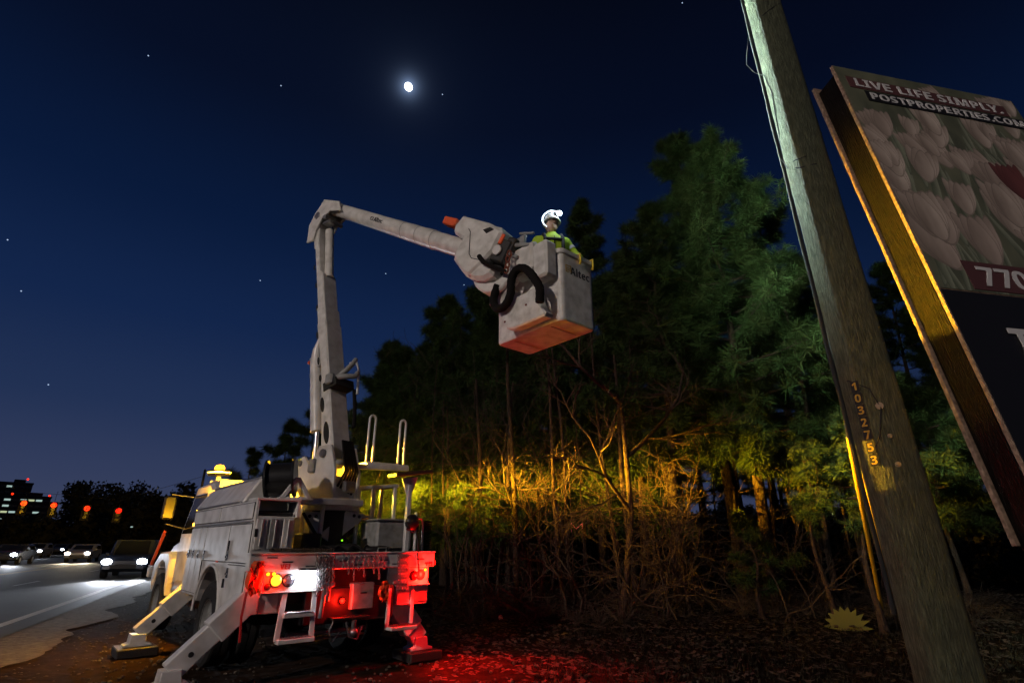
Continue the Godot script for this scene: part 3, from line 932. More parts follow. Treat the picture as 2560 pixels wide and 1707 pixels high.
		part(b, "flap_frame", M.alu, fl)
		b = B.new()
		for r2 in 3:
			for k in 5:
				b.cbox(Vector3(q[0] - 0.07 + k * 0.034, q[1] - 0.06 + r2 * 0.04, -0.048), Vector3(0.022, 0.012, 0.004), 0.001)
		part(b, "reflector_row", M.grey, fl)
	# hitch, drawer, bars
	b = B.new()
	b.cyl(Vector3(-0.36, 0.985, 0.06), Vector3(-0.2, 0.99, 0.06), 0.032); b.cyl(Vector3(-0.31, 0.98, 0.05), Vector3(-0.33, 0.62, 0.05), 0.028); b.cyl(Vector3(-0.25, 0.96, 0.04), Vector3(-0.26, 0.8, 0.04), 0.026)
	b.cyl(Vector3(0.6, 0.968, 0.06), Vector3(0.74, 0.97, 0.06), 0.03)
	part(b, "tow_bar", M.alu, t)
	b = B.new(); b.cbox(Vector3(0.215, 0.835, -0.03), Vector3(0.3, 0.31, 0.12), 0.012)
	var bx := part(b, "control_box", M.grey, t)
	b = B.new(); b.cbox(Vector3(0.215, 0.87, 0.034), Vector3(0.09, 0.014, 0.012), 0.004)
	part(b, "box_handle", M.dark, bx)
	b = B.new()
	b.cbox(Vector3(0.1, 0.74, -0.12), Vector3(1.2, 0.4, 0.14), 0.012)
	b.cbox(Vector3(0.05, 0.6, 0.0), Vector3(0.5, 0.03, 0.2), 0.006)
	part(b, "hitch_plate", M.dark, t)
	b = B.new()
	b.cyl(Vector3(0.1, 0.58, 0.08), Vector3(0.1, 0.42, 0.06), 0.03); b.ball(Vector3(0.1, 0.44, 0.08), Vector3(0.06, 0.05, 0.07), 12)
	b.tube([Vector3(0.0, 0.56, 0.07), Vector3(0.04, 0.4, 0.1), Vector3(0.14, 0.36, 0.1), Vector3(0.22, 0.5, 0.06)], 0.014, 8)
	b.tube([Vector3(-0.14, 0.6, 0.05), Vector3(-0.2, 0.48, 0.06), Vector3(-0.16, 0.36, 0.07), Vector3(-0.06, 0.45, 0.05)], 0.011, 8)
	part(b, "pintle_hitch", M.steel, t)
	b = B.new()
	b.beam(Vector3(-0.5, 0.4, -0.5), Vector3(0.55, 0.4, -0.5), 0.06, 0.05); b.beam(Vector3(-0.5, 0.33, -0.5), Vector3(0.55, 0.33, -0.5), 0.03, 0.025)
	part(b, "underride_bar", M.steel, t)
	# outriggers
	outrigger(t, -0.14, Vector2(-1.22, 0.76), Vector2(-1.74, 0.26), 0.21)
	outrigger(t, -3.15, Vector2(-1.14, 0.74), Vector2(-1.6, 0.29), 0.2)
	outrigger(t, -0.3, Vector2(0.96, 0.58), Vector2(1.24, 0.26), 0.24)
	outrigger(t, -3.15, Vector2(1.14, 0.74), Vector2(1.6, 0.29), 0.2)
	cab(t)
	deck_gear(t)
	boom(t)

func cab(t: Node3D) -> void:
	var b := B.new()
	b.extr([Vector2(-3.22, 0.78), Vector2(-3.22, 2.3), Vector2(-3.4, 2.42), Vector2(-4.3, 2.42), Vector2(-4.95, 1.66), Vector2(-5.0, 1.1), Vector2(-4.9, 0.78)], Transform3D(ZY, Vector3(-1.0, 0, 0)), 2.0, 0.05)
	var cb := part(b, "cab", M.white, t)
	b = B.new()
	b.extr([Vector2(-4.94, 1.64), Vector2(-6.35, 1.46), Vector2(-6.65, 1.3), Vector2(-6.7, 0.85), Vector2(-4.95, 0.85)], Transform3D(ZY, Vector3(-0.82, 0, 0)), 1.64, 0.06)
	part(b, "hood", M.white, t)
	for s in [-1.0, 1.0]:
		b = B.new()
		var fp := [Vector2(-4.92, 0.8), Vector2(-4.95, 1.2), Vector2(-5.15, 1.32), Vector2(-5.9, 1.3), Vector2(-6.3, 1.1), Vector2(-6.35, 0.8)]
		for k in 9:
			var a := PI * k / 8.0
			fp.append(Vector2(-5.55 - 0.58 * cos(a), 0.6 + 0.55 * sin(a)))
		b.extr(fp, Transform3D(ZY, Vector3(-1.1 if s < 0 else 0.82, 0, 0)), 0.28, 0.03)
		part(b, "fender", M.white, t)
		b = B.new()
		b.quad(Vector3(s * 1.006, 1.62, -4.86), Vector3(s * 1.006, 1.62, -3.45), Vector3(s * 1.006, 2.25, -3.5), Vector3(s * 1.006, 2.25, -4.32), Vector3(s, 0, 0))
		part(b, "side_window", M.glass, cb)
		b = B.new(); b.cbox(Vector3(s * 1.003, 1.2, -4.1), Vector3(0.02, 0.74, 1.3), 0.008)
		var dr := part(b, "door", M.white, cb)
		b = B.new(); b.cbox(Vector3(s * 1.02, 1.4, -3.6), Vector3(0.03, 0.04, 0.14), 0.008)
		part(b, "handle", M.chrome, dr)
		b = B.new()
		b.tube([Vector3(s * 1.0, 2.24, -4.5), Vector3(s * 1.34, 2.28, -4.6)], 0.014, 8)
		part(b, "mirror_arm", M.steel, t)
		b = B.new(); b.tube([Vector3(s * 1.0, 1.7, -4.7), Vector3(s * 1.34, 1.78, -4.6)], 0.014, 8)
		var ar := part(b, "mirror_arm", M.steel, t)
		b = B.new(); b.cbox(Vector3(s * 1.34, 2.05, -4.6), Vector3(0.2, 0.4, 0.07), 0.03)
		part(b, "mirror", M.black, ar)
		b = B.new(); b.cbox(Vector3(s * 0.95, 0.6, -4.2), Vector3(0.3, 0.05, 0.9), 0.01); b.cyl(Vector3(s * 0.85, 0.72, -3.3), Vector3(s * 0.85, 0.72, -4.5), 0.22, 18)
		part(b, "step_tank", M.alu, t)
		b = B.new(); b.cyl(Vector3(s * 0.72, 1.1, -6.68), Vector3(s * 0.72, 1.1, -6.73), 0.1, 18)
		part(b, "headlamp", M.lens_clear, t)
	b = B.new()
	b.quad(Vector3(-0.9, 1.72, -4.915), Vector3(0.9, 1.72, -4.915), Vector3(0.85, 2.33, -4.39), Vector3(-0.85, 2.33, -4.39), Vector3(0, 0.5, -1))
	part(b, "windscreen", M.glass, cb)
	b = B.new()
	b.cbox(Vector3(0, 0.92, -6.85), Vector3(2.2, 0.22, 0.16), 0.03)
	b.cbox(Vector3(-1.05, 1.035, -6.3), Vector3(0.1, 0.02, 1.2), 0.006)
	part(b, "bumper", M.white, t)
	b = B.new()
	b.beam(Vector3(-1.06, 1.04, -6.85), Vector3(-1.06, 1.68, -6.15), 0.05, 0.06, 0.008)
	part(b, "marker_bar", M.orange, t)
	# cab roof bar and beacons
	b = B.new()
	b.cbox(Vector3(0, 2.47, -3.9), Vector3(1.84, 0.05, 0.1), 0.01); b.cbox(Vector3(-0.5, 2.45, -3.5), Vector3(0.06, 0.05, 0.7), 0.01); b.cbox(Vector3(0.5, 2.45, -3.5), Vector3(0.06, 0.05, 0.7), 0.01)
	for x in [-0.8, 0.8]: b.cyl(Vector3(x, 2.49, -3.9), Vector3(x, 2.57, -3.9), 0.05)
	part(b, "roof_bar", M.white, t)
	beacon(t, Vector3(-0.8, 2.63, -3.9), 1500.0, 0.13, 0.0105, Basis(Vector3(0, 0, 1), 0.034) * Basis(Vector3(1, 0, 0), 0.012))
	b = B.new(); b.tube([Vector3(0.12, 1.35, -2.05), Vector3(0.12, 2.36, -2.05)], 0.03, 10); b.beam(Vector3(-0.55, 2.28, -2.05), Vector3(0.2, 2.28, -2.05), 0.05, 0.04)
	part(b, "beacon_post", M.white, t)
	beacon(t, Vector3(0.05, 2.44, -2.05), 50.0, 0.06, 0.022)
	# small amber side marker at the front of the body
	b = B.new(); b.cbox(Vector3(-1.2, 1.735, -3.05), Vector3(0.05, 0.05, 0.05), 0.01)
	part(b, "side_marker_lamp", M.amber_beacon, t)
	omni(Vector3(-1.18, 1.73, -3.12), Color(1.0, 0.7, 0.1), 8.0, 0.03, t, "side_marker_light")

func beacon(t: Node3D, at: Vector3, e: float, r: float, g: float, tilt := Basis()) -> void:
	# a flat beacon: the light leaves between an upper and a lower plate, so its beam is a level fan
	var b := B.new()
	b.lathe([Vector2(0, -0.05), Vector2(r * 1.3, -0.05), Vector2(r * 1.5, -g), Vector2(0, -g)], Transform3D(tilt, at), 24)
	var base := part(b, "beacon_base", M.black, t)
	b = B.new()
	b.lathe([Vector2(0, g), Vector2(r * 1.5, g), Vector2(r * 1.2, 0.05), Vector2(0, 0.056)], Transform3D(tilt, at), 24)
	part(b, "beacon_cap", M.black, base)
	b = B.new()
	b.lathe([Vector2(r, -g), Vector2(r * 1.02, 0.0), Vector2(r, g)], Transform3D(tilt, at), 24)
	part(b, "beacon_lens", M.amber_beacon, base)
	b = B.new()
	b.lathe([Vector2(r * 0.62, 0.056), Vector2(r * 0.62, 0.1), Vector2(r * 0.45, 0.135), Vector2(0, 0.15)], Transform3D(tilt, at), 20)
	part(b, "beacon_glare_dome", M.amber_glare, base)  # added glowing dome standing in for the beacon's bloom
	omni(at, Color(1.0, 0.74, 0.12), e, 0.012, t, "beacon_light")

func deck_gear(t: Node3D) -> void:
	var b := B.new()
	# reel on the left body
	var ax := Vector3(0.88, 0.1, 0.46).normalized()
	var c := Vector3(-0.86, 2.24, -0.42)
	b.cyl(c - ax * 0.16, c + ax * 0.16, 0.2, 24); b.cyl(c - ax * 0.18, c - ax * 0.15, 0.25, 28); b.cyl(c + ax * 0.15, c + ax * 0.18, 0.25, 28)
	part(b, "hose_reel", M.black, t)
	b = B.new()
	b.beam(Vector3(-0.9, 1.98, -0.2), Vector3(-0.72, 2.24, -0.2), 0.05, 0.05); b.beam(Vector3(-0.54, 1.98, -0.2), Vector3(-0.72, 2.24, -0.2), 0.05, 0.05); b.beam(Vector3(-0.94, 1.985, -0.2), Vector3(-0.5, 1.985, -0.2), 0.05, 0.03)
	part(b, "reel_stand", M.white, t)
	b = B.new(); b.beam(Vector3(-0.68, 1.97, -0.3), Vector3(0.3, 1.99, -0.5), 0.2, 0.09, 0.01); b.beam(Vector3(-0.68, 1.85, -0.34), Vector3(-0.68, 1.36, -0.34), 0.05, 0.05)
	b.beam(Vector3(-0.25, 1.94, -0.44), Vector3(-0.25, 1.36, -0.44), 0.05, 0.05)
	part(b, "cross_beam", M.white, t)
	# v-shaped boom cradle
	b = B.new()
	b.extr([Vector2(-0.46, 1.86), Vector2(-0.16, 1.86), Vector2(0.0, 1.66), Vector2(-0.22, 1.5), Vector2(-0.3, 1.58)], Transform3D(Basis(), Vector3(0, 0, -0.62)), 0.03, 0.004)
	var cr := part(b, "cradle_plate", M.white, t)
	b = B.new()
	b.extr([Vector2(0.12, 1.88), Vector2(0.4, 1.85), Vector2(0.34, 1.74), Vector2(0.0, 1.48), Vector2(-0.1, 1.48), Vector2(-0.22, 1.56)], Transform3D(Basis(), Vector3(0, 0, -0.55)), 0.04, 0.004)
	part(b, "cradle_plate", M.white, cr)
	b = B.new()
	for h in [Vector3(-0.36, 1.8, -0.585), Vector3(-0.27, 1.8, -0.585), Vector3(0.24, 1.82, -0.505), Vector3(0.32, 1.81, -0.505)]:
		b.cyl(h, h + Vector3(0, 0, 0.006), 0.024, 14)
	part(b, "cradle_hole", M.hole, cr)
	b = B.new()
	b.beam(Vector3(-0.1, 1.36, -0.58), Vector3(-0.1, 1.56, -0.58), 0.1, 0.1); b.cbox(Vector3(-0.1, 1.37, -0.58), Vector3(0.34, 0.03, 0.3), 0.006)
	part(b, "cradle_post", M.dark, t)
	b = B.new(); b.beam(Vector3(-0.46, 1.84, -0.57), Vector3(-0.2, 1.5, -0.57), 0.05, 0.03)
	part(b, "cradle_pad", M.rubber, cr)
	b = B.new(); b.beam(Vector3(0.14, 1.4, -0.75), Vector3(0.5, 1.84, -0.72), 0.06, 0.05)
	part(b, "brace", M.rust, t)
	# bin and clutter
	b = B.new(); b.cbox(Vector3(0.72, 1.56, -0.42), Vector3(0.56, 0.38, 0.5), 0.03)
	var bn := part(b, "storage_bin", M.grey, t)
	b = B.new(); b.cbox(Vector3(0.72, 1.765, -0.42), Vector3(0.6, 0.03, 0.54), 0.012)
	part(b, "bin_lid", M.grey, bn)
	b = B.new(); b.cbox(Vector3(-0.4, 1.47, -0.45), Vector3(0.26, 0.22, 0.3), 0.02)
	part(b, "battery_box", M.black, t)
	b = B.new()
	b.ball(Vector3(-0.15, 1.38, -0.25), Vector3(0.2, 0.06, 0.12), 12); b.ball(Vector3(0.12, 1.39, -0.3), Vector3(0.16, 0.07, 0.14), 12); b.ball(Vector3(0.48, 1.38, -0.16), Vector3(0.22, 0.05, 0.1), 12)
	for k in 5: b.tube([Vector3(-0.6 + k * 0.2, 1.37, -0.12), Vector3(-0.5 + k * 0.2, 1.43, -0.16), Vector3(-0.38 + k * 0.2, 1.37, -0.1)], 0.014, 6)
	part(b, "rope_pile", M.dark, t)
	b = B.new(); b.beam(Vector3(-1.0, 1.385, -0.08), Vector3(-0.2, 1.375, -0.08), 0.14, 0.04)
	part(b, "timber_block", M.bark, t)
	b = B.new(); b.cbox(Vector3(0.09, 1.49, -0.5), Vector3(0.05, 0.04, 0.03), 0.006)
	var ld := part(b, "indicator_box", M.black, t)
	b = B.new(); b.ball(Vector3(0.09, 1.495, -0.483), Vector3(0.013, 0.009, 0.006), 8)
	part(b, "indicator_light", M.green_led, ld)
	b = B.new()
	b.tube([Vector3(0.42, 1.355, -0.06), Vector3(0.42, 1.4, -0.06), Vector3(0.54, 1.4, -0.06), Vector3(0.54, 1.355, -0.06)], 0.01, 8)
	part(b, "grab_handle", M.alu, t)
	# table frame
	b = B.new()
	for q in [[0.34, -0.62], [0.92, -0.62], [0.34, -1.05], [0.92, -1.05], [0.56, -0.62], [0.68, -0.82]]:
		b.beam(Vector3(q[0], 1.36, q[1]), Vector3(q[0], 2.2 + (q[0] - 0.34) * 0.1, q[1]), 0.05, 0.05)
	for z in [-0.62, -1.05]:
		b.beam(Vector3(0.31, 2.215, z), Vector3(0.95, 2.28, z), 0.05, 0.05); b.beam(Vector3(0.34, 1.82, z), Vector3(0.6, 1.82, z), 0.04, 0.04)
	b.beam(Vector3(0.31, 2.215, -0.6), Vector3(0.31, 2.215, -1.07), 0.05, 0.05); b.beam(Vector3(0.95, 2.28, -0.6), Vector3(0.95, 2.28, -1.07), 0.05, 0.05)
	b.cbox(Vector3(0.63, 2.262, -0.84), Vector3(0.66, 0.012, 0.42), 0.003, Basis(Vector3(0, 0, 1), 0.1))
	part(b, "rack", M.white, t)
	# access platform with hoop rails
	b = B.new()
	b.beam(Vector3(0.06, 2.5, -0.6), Vector3(1.1, 2.545, -0.6), 0.09, 0.07); b.cbox(Vector3(0.75, 2.57, -0.72), Vector3(0.7, 0.06, 0.3), 0.008)
	b.beam(Vector3(0.1, 1.36, -0.95), Vector3(0.14, 2.5, -0.7), 0.07, 0.07); b.tube([Vector3(0.02, 2.62, -0.62), Vector3(0.1, 2.63, -0.62), Vector3(0.16, 2.56, -0.62), Vector3(0.18, 2.28, -0.62)], 0.03, 10)
	part(b, "platform", M.white, t)
	for x in [0.4, 0.93]:
		b = B.new()
		var pts := [Vector3(x, 2.58, -0.62), Vector3(x, 3.2, -0.62)]
		for k in 7:
			var a := PI - PI * k / 6.0
			pts.append(Vector3(x + 0.05 + 0.05 * cos(a), 3.24 + 0.06 * sin(a), -0.62))
		pts.append_array([Vector3(x + 0.1, 3.2, -0.62), Vector3(x + 0.1, 2.58, -0.62)])
		b.tube(pts, 0.019, 10)
		part(b, "hoop_rail", M.white, t)
	# T-shaped bucket rest
	b = B.new()
	b.beam(Vector3(0.845, 1.35, -0.08), Vector3(0.845, 2.26, -0.08), 0.07, 0.06)
	b.extr([Vector2(0.81, 2.1), Vector2(0.88, 2.1), Vector2(0.98, 2.37), Vector2(0.72, 2.33)], Transform3D(Basis(), Vector3(0, 0, -0.1)), 0.03, 0.004)
	part(b, "bucket_rest", M.white, t)
	b = B.new()
	b.beam(Vector3(0.56, 2.36, -0.09), Vector3(1.16, 2.46, -0.09), 0.26, 0.05)
	part(b, "rest_pad", M.deck, t)
	b = B.new()
	for k in 8:
		var a := TAU * k / 8
		b.tube([Vector3(0.88, 1.74, -0.02), Vector3(0.88 + 0.1 * cos(a), 1.72 + 0.12 * sin(a), 0.02)], 0.03, 6)
	b.ball(Vector3(0.88, 1.73, 0.0), Vector3(0.11, 0.12, 0.07), 10)
	b.tube([Vector3(0.93, 1.66, 0.02), Vector3(0.96, 1.5, 0.04), Vector3(0.97, 1.2, 0.08), Vector3(0.99, 1.05, 0.09)], 0.012, 8)
	part(b, "rope_coil", M.black, t)
	b = B.new(); b.beam(Vector3(0.94, 1.36, 0.0), Vector3(0.935, 1.87, 0.0), 0.05, 0.02)
	part(b, "flat_stake", M.white, t)
	b = B.new(); b.tube([Vector3(1.1, 1.35, -0.05), Vector3(1.09, 1.7, -0.05), Vector3(1.07, 1.78, -0.05), Vector3(1.0, 1.79, -0.05)], 0.017, 8)
	part(b, "grab_rail", M.alu, t)
	b = B.new()
	for k in 15: b.lathe([Vector2(0.05, 0.0), Vector2(0.085, 0.008), Vector2(0.085, 0.016), Vector2(0.05, 0.024)], Transform3D(Basis(), Vector3(1.19, 1.36 + k * 0.027, -0.12)), 14)
	part(b, "ribbed_hose", M.hose, t)
	# tall box behind the turret, right
	b = B.new(); b.cbox(Vector3(0.52, 1.85, -2.3), Vector3(0.5, 1.0, 0.6), 0.02)
	part(b, "tool_cabinet", M.white, t)
	b = B.new(); b.cbox(Vector3(0, 2.0, -3.1), Vector3(1.9, 0.9, 0.05), 0.01)
	part(b, "headboard", M.white, t)

# ------------------------------------------------------------------ boom and bucket
const BD := Vector3(0.276, 0, 0.9612)
const BN := Vector3(-0.9612, 0, 0.276)

func bp(s: float, y: float, o: float) -> Vector3:
	return Vector3(0, 0, -0.75) + BD * s + BN * o + Vector3(0, y, 0)

func bx(o: float) -> Transform3D:
	return Transform3D(Basis(BD, Vector3.UP, BN), Vector3(0, 0, -0.75) + BN * o)

func boom(t: Node3D) -> void:
	var b := B.new()
	b.cyl(Vector3(0, 1.36, -0.75), Vector3(0, 1.88, -0.75), 0.26, 28)
	part(b, "pedestal_column", M.deck, t)
	b = B.new()
	b.cyl(Vector3(0, 1.88, -0.75), Vector3(0, 1.97, -0.75), 0.36, 32)
	part(b, "pedestal", M.white, t)
	b = B.new()
	var tur := [Vector2(0.3, 1.97), Vector2(0.27, 2.42), Vector2(0.13, 2.78), Vector2(-0.13, 2.78), Vector2(-0.28, 2.48), Vector2(-0.44, 2.66), Vector2(-0.56, 2.6), Vector2(-0.62, 2.3), Vector2(-0.34, 1.97)]
	b.extr(tur, bx(0.19), 0.05, 0.008); b.extr(tur, bx(-0.24), 0.05, 0.008)
	b.extr([Vector2(-0.2, 1.975), Vector2(0.24, 1.975), Vector2(0.22, 2.34), Vector2(-0.1, 2.34)], bx(-0.186), 0.372, 0.01)
	var tu := part(b, "turret", M.white, t)
	b = B.new()
	b.cyl(bp(0.0, 2.66, -0.28), bp(0.0, 2.66, 0.28), 0.06, 16); b.cyl(bp(-0.5, 2.56, -0.27), bp(-0.5, 2.56, 0.27), 0.045, 16)
	b.cbox(bp(0.32, 2.2, 0.0), Vector3(0.2, 0.16, 0.08), 0.02, Basis(BN, Vector3.UP, BD))
	part(b, "pivot_pin", M.steel, tu)
	b = B.new()
	for k in 6: b.tube([bp(0.24, 2.1 + 0.02 * k, -0.12 + 0.05 * k), bp(0.36, 2.4, -0.1 + 0.045 * k), bp(0.2, 2.85, -0.08 + 0.035 * k)], 0.017, 7)
	part(b, "hydraulic_hose", M.hose, tu)
	b = B.new()
	b.ball(bp(0.2, 2.52, 0.12), Vector3(0.09, 0.06, 0.09), 10); b.ball(bp(0.22, 2.5, -0.1), Vector3(0.08, 0.06, 0.09), 10)
	b.cbox(bp(-0.2, 2.5, 0.26), Vector3(0.12, 0.2, 0.08), 0.02, Basis(BD, Vector3.UP, BN))
	part(b, "valve_block", M.grey, tu)
	# lower boom
	b = B.new()
	b.extr([Vector2(-0.12, 2.5), Vector2(0.02, 2.5), Vector2(0.14, 2.6), Vector2(0.03, 2.98), Vector2(-0.24, 4.04), Vector2(-0.45, 4.84), Vector2(-0.68, 4.84), Vector2(-0.43, 4.04), Vector2(-0.22, 2.98), Vector2(-0.16, 2.6)], bx(-0.17), 0.34, 0.022)
	var lb := part(b, "lower_boom", M.fibreglass, t)
	b = B.new()
	b.extr([Vector2(-0.455, 4.8), Vector2(-0.54, 5.14), Vector2(-0.745, 5.14), Vector2(-0.665, 4.8)], bx(-0.157), 0.314, 0.015)
	b.extr([Vector2(-0.55, 5.1), Vector2(-0.735, 5.82), Vector2(-0.83, 5.9), Vector2(-0.97, 6.5), Vector2(-1.08, 6.5), Vector2(-0.73, 5.1)], bx(-0.145), 0.29, 0.015)
	b.extr([Vector2(-1.09, 6.4), Vector2(-0.98, 6.4), Vector2(-1.02, 6.8), Vector2(-1.0, 6.98), Vector2(-0.92, 7.12), Vector2(-1.03, 7.2), Vector2(-1.2, 7.0), Vector2(-1.2, 6.85)], bx(-0.14), 0.28, 0.015)
	part(b, "boom_section", M.fibreglass, lb)
	for q in [[0.0, 2.98, 0.06, 0.17], [-0.17, 3.42, 0.045, 0.12], [-0.3, 3.86, 0.03, 0.06], [-0.4, 4.16, 0.03, 0.07], [-0.52, 4.62, 0.025, 0.07], [-0.66, 5.16, 0.025, 0.05], [-0.77, 5.6, 0.02, 0.06], [-0.89, 5.98, 0.02, 0.06], [-1.12, 6.62, 0.02, 0.05]]:
		b = B.new()
		var pg := []
		for k in 14:
			var a := TAU * k / 14
			pg.append(Vector2(q[0] - 0.09 + q[2] * cos(a) - 0.25 * q[3] * sin(a) * 0.9, q[1] + q[3] * sin(a)))
		b.extr(pg, bx(0.1715 if q[1] < 4.85 else (0.1585 if q[1] < 5.14 else 0.1465)), 0.003)
		part(b, "access_hole", M.hole, lb)
	b = B.new()
	var ax := [Vector2(-0.075, 2.62), Vector2(0.075, 2.62), Vector2(0.075, 2.92), Vector2(0.05, 3.03), Vector2(0.0, 3.07), Vector2(-0.05, 3.03), Vector2(-0.075, 2.92)]
	b.extr(ax, Transform3D(Basis(-BN, Vector3(-0.25 * BD.x, 0.968, -0.25 * BD.z), BD), bp(0.115, 0.0, 0.0) + BD * 0.62), 0.012)
	part(b, "end_slot", M.hole, lb)
	b = B.new()
	b.beam(bp(-0.13, 3.66, 0.0), bp(-0.17, 3.8, 0.0), 0.37, 0.29, 0.01, BD)
	part(b, "strap", M.rubber, lb)
	b = B.new()
	b.tube([bp(-0.02, 3.86, 0.1), bp(0.05, 3.95, 0.05), bp(0.1, 4.06, -0.02), bp(0.06, 4.16, -0.1)], [0.05, 0.045, 0.04, 0.035], 8)
	b.tube([bp(-0.05, 3.84, 0.12), bp(0.08, 3.84, 0.06), bp(0.14, 3.86, -0.05), bp(0.12, 3.94, -0.12)], [0.05, 0.045, 0.04, 0.035], 8)
	b.cbox(bp(-0.12, 3.8, 0.2), Vector3(0.16, 0.16, 0.08), 0.02, Basis(BD, Vector3.UP, BN))
	part(b, "boom_latch", M.grey, lb)
	b = B.new()
	b.tube([bp(-0.12, 4.14, -0.14), bp(-0.02, 4.16, -0.18), bp(0.04, 4.02, -0.2), bp(0.06, 3.62, -0.2)], 0.02, 8)
	part(b, "guide_tube", M.white, lb)
	b = B.new(); b.tube([bp(-0.02, 3.7, -0.2), bp(0.02, 3.4, -0.22), bp(0.06, 3.1, -0.2)], 0.03, 8)
	part(b, "hydraulic_hose", M.hose, lb)
	# lift cylinder
	b = B.new()
	b.cyl(bp(-0.53, 3.06, 0), bp(-0.79, 4.3, 0), 0.1, 20); b.tube([bp(-0.79, 4.28, 0), bp(-0.8, 4.45, 0), bp(-0.74, 4.68, 0)], [0.09, 0.07, 0.03], 12)
	b.cbox(bp(-0.7, 4.2, 0), Vector3(0.2, 0.14, 0.16), 0.02, Basis(BD, Vector3.UP, BN))
	var cy := part(b, "lift_cylinder", M.white, t)
	b = B.new(); b.cyl(bp(-0.53, 3.08, 0), bp(-0.48, 2.56, 0), 0.045, 14)
	part(b, "cylinder_rod", M.chrome, cy)
	b = B.new(); b.cyl(bp(-0.86, 4.22, 0.05), bp(-0.9, 4.24, 0.05), 0.03, 12)
	part(b, "cylinder_lamp", M.orange, cy)
	# elbow
	b = B.new()
	var el := [Vector2(-1.27, 6.55), Vector2(-1.28, 6.92), Vector2(-1.16, 7.12), Vector2(-0.93, 7.36), Vector2(-0.5, 7.16), Vector2(-0.42, 6.93), Vector2(-0.72, 7.04), Vector2(-0.92, 6.96), Vector2(-1.05, 6.75), Vector2(-1.1, 6.55)]
	b.extr(el, bx(0.146), 0.04, 0.01); b.extr(el, bx(-0.186), 0.04, 0.01)
	b.extr([Vector2(-1.16, 7.1), Vector2(-0.93, 7.345), Vector2(-0.5, 7.145), Vector2(-0.52, 7.08), Vector2(-0.9, 7.25), Vector2(-1.1, 7.05)], bx(-0.145), 0.29)
	var eb := part(b, "elbow", M.fibreglass, t)
	b = B.new()
	b.cyl(bp(-1.06, 7.06, -0.2), bp(-1.06, 7.06, 0.2), 0.07, 18); b.cyl(bp(-0.84, 6.95, -0.2), bp(-0.84, 6.95, 0.2), 0.04, 14)
	b.cbox(bp(-0.82, 6.86, 0.08), Vector3(0.2, 0.05, 0.16), 0.01, Basis(BD, Vector3.UP, BN))
	part(b, "elbow_pin", M.alu, eb)
	b = B.new(); b.cyl(bp(-0.74, 5.78, 0), bp(-0.9, 6.78, 0), 0.075, 18)
	var ec := part(b, "elbow_cylinder", M.fibreglass, t)
	b = B.new(); b.cyl(bp(-0.9, 6.76, 0), bp(-0.86, 6.95, 0), 0.04, 14)
	part(b, "cylinder_rod", M.chrome, ec)
	# upper boom
	b = B.new()
	b.tube([bp(-0.82, 7.2, 0), bp(-0.4, 6.965, 0), bp(0.6, 6.37, 0), bp(1.66, 5.74, 0)], [0.125, 0.125, 0.135, 0.148], 28)
	var ub := part(b, "upper_boom", M.fibreglass, t)
	b = B.new()
	b.tube([bp(1.64, 5.752, 0), bp(1.75, 5.687, 0), bp(2.5, 5.24, 0)], [0.152, 0.14, 0.14], 28)
	part(b, "boom_extension", M.fibreglass, ub)
	b = B.new()
	for k in 3: b.tube([bp(1.05 + k * 0.32, 6.105 - k * 0.189, 0), bp(1.06 + k * 0.32, 6.1 - k * 0.189, 0)], 0.1455 + 0.0035 * k, 28, false)
	part(b, "boom_band", M.grey, ub)
	var dirb := (BD * 0.862 - Vector3.UP * 0.507).normalized()
	var upb := BN.cross(dirb).normalized()
	text("Altec", 0.07, 0.014, M.ink, ub, Transform3D(Basis(dirb, upb, BN), bp(0.52, 6.42, 0.131)))
	b = B.new()
	var eo := bp(0.36, 6.515, 0.131)
	for k in 3: b.cbox(eo + upb * (0.025 - 0.025 * k), Vector3(0.07, 0.01, 0.012), 0.002, Basis(dirb, upb, BN))
	b.cbox(eo - dirb * 0.035, Vector3(0.01, 0.06, 0.012), 0.002, Basis(dirb, upb, BN)); b.cbox(eo + dirb * 0.035, Vector3(0.01, 0.06, 0.012), 0.002, Basis(dirb, upb, BN))
	part(b, "emblem", M.ink, ub)
	# tip cover
	b = B.new()
	b.extr([Vector2(2.21, 5.6), Vector2(2.23, 5.67), Vector2(2.37, 5.79), Vector2(2.83, 5.51), Vector2(3.0, 5.36), Vector2(3.05, 5.3), Vector2(2.89, 5.05), Vector2(2.74, 4.94), Vector2(2.5, 4.8), Vector2(2.36, 4.94), Vector2(2.23, 5.13), Vector2(2.25, 5.22), Vector2(2.38, 5.42), Vector2(2.24, 5.53)], bx(-0.16), 0.4, 0.035)
	var tc := part(b, "tip_cover", M.fibreglass, t)
	b = B.new()
	b.extr([Vector2(2.25, 5.14), Vector2(2.33, 4.96), Vector2(2.42, 4.84), Vector2(2.56, 4.74), Vector2(2.72, 4.69), Vector2(2.86, 4.72), Vector2(2.92, 4.82), Vector2(2.74, 5.0)], bx(-0.14), 0.35, 0.05)
	part(b, "cover_bowl", M.fibreglass, tc)
	b = B.new()
	b.cbox(bp(2.9, 5.42, 0.04), Vector3(0.24, 0.06, 0.3), 0.015, Basis(dirb, upb, BN))
	part(b, "cover_lid", M.fibreglass, tc)
	b = B.new()
	b.extr([Vector2(2.74, 5.42), Vector2(2.86, 5.42), Vector2(2.93, 5.36), Vector2(2.8, 5.34)], bx(0.2395), 0.003)
	b.tube([bp(2.5, 5.52, 0.243), bp(2.53, 5.46, 0.243), bp(2.52, 5.12, 0.243), bp(2.56, 5.04, 0.243), bp(2.7, 4.97, 0.243)], 0.006, 6)
	part(b, "cover_seam", M.hole, tc)
	b = B.new()
	b.cbox(bp(2.03, 5.89, 0.03), Vector3(0.28, 0.12, 0.16), 0.012, Basis(dirb, upb, BN))
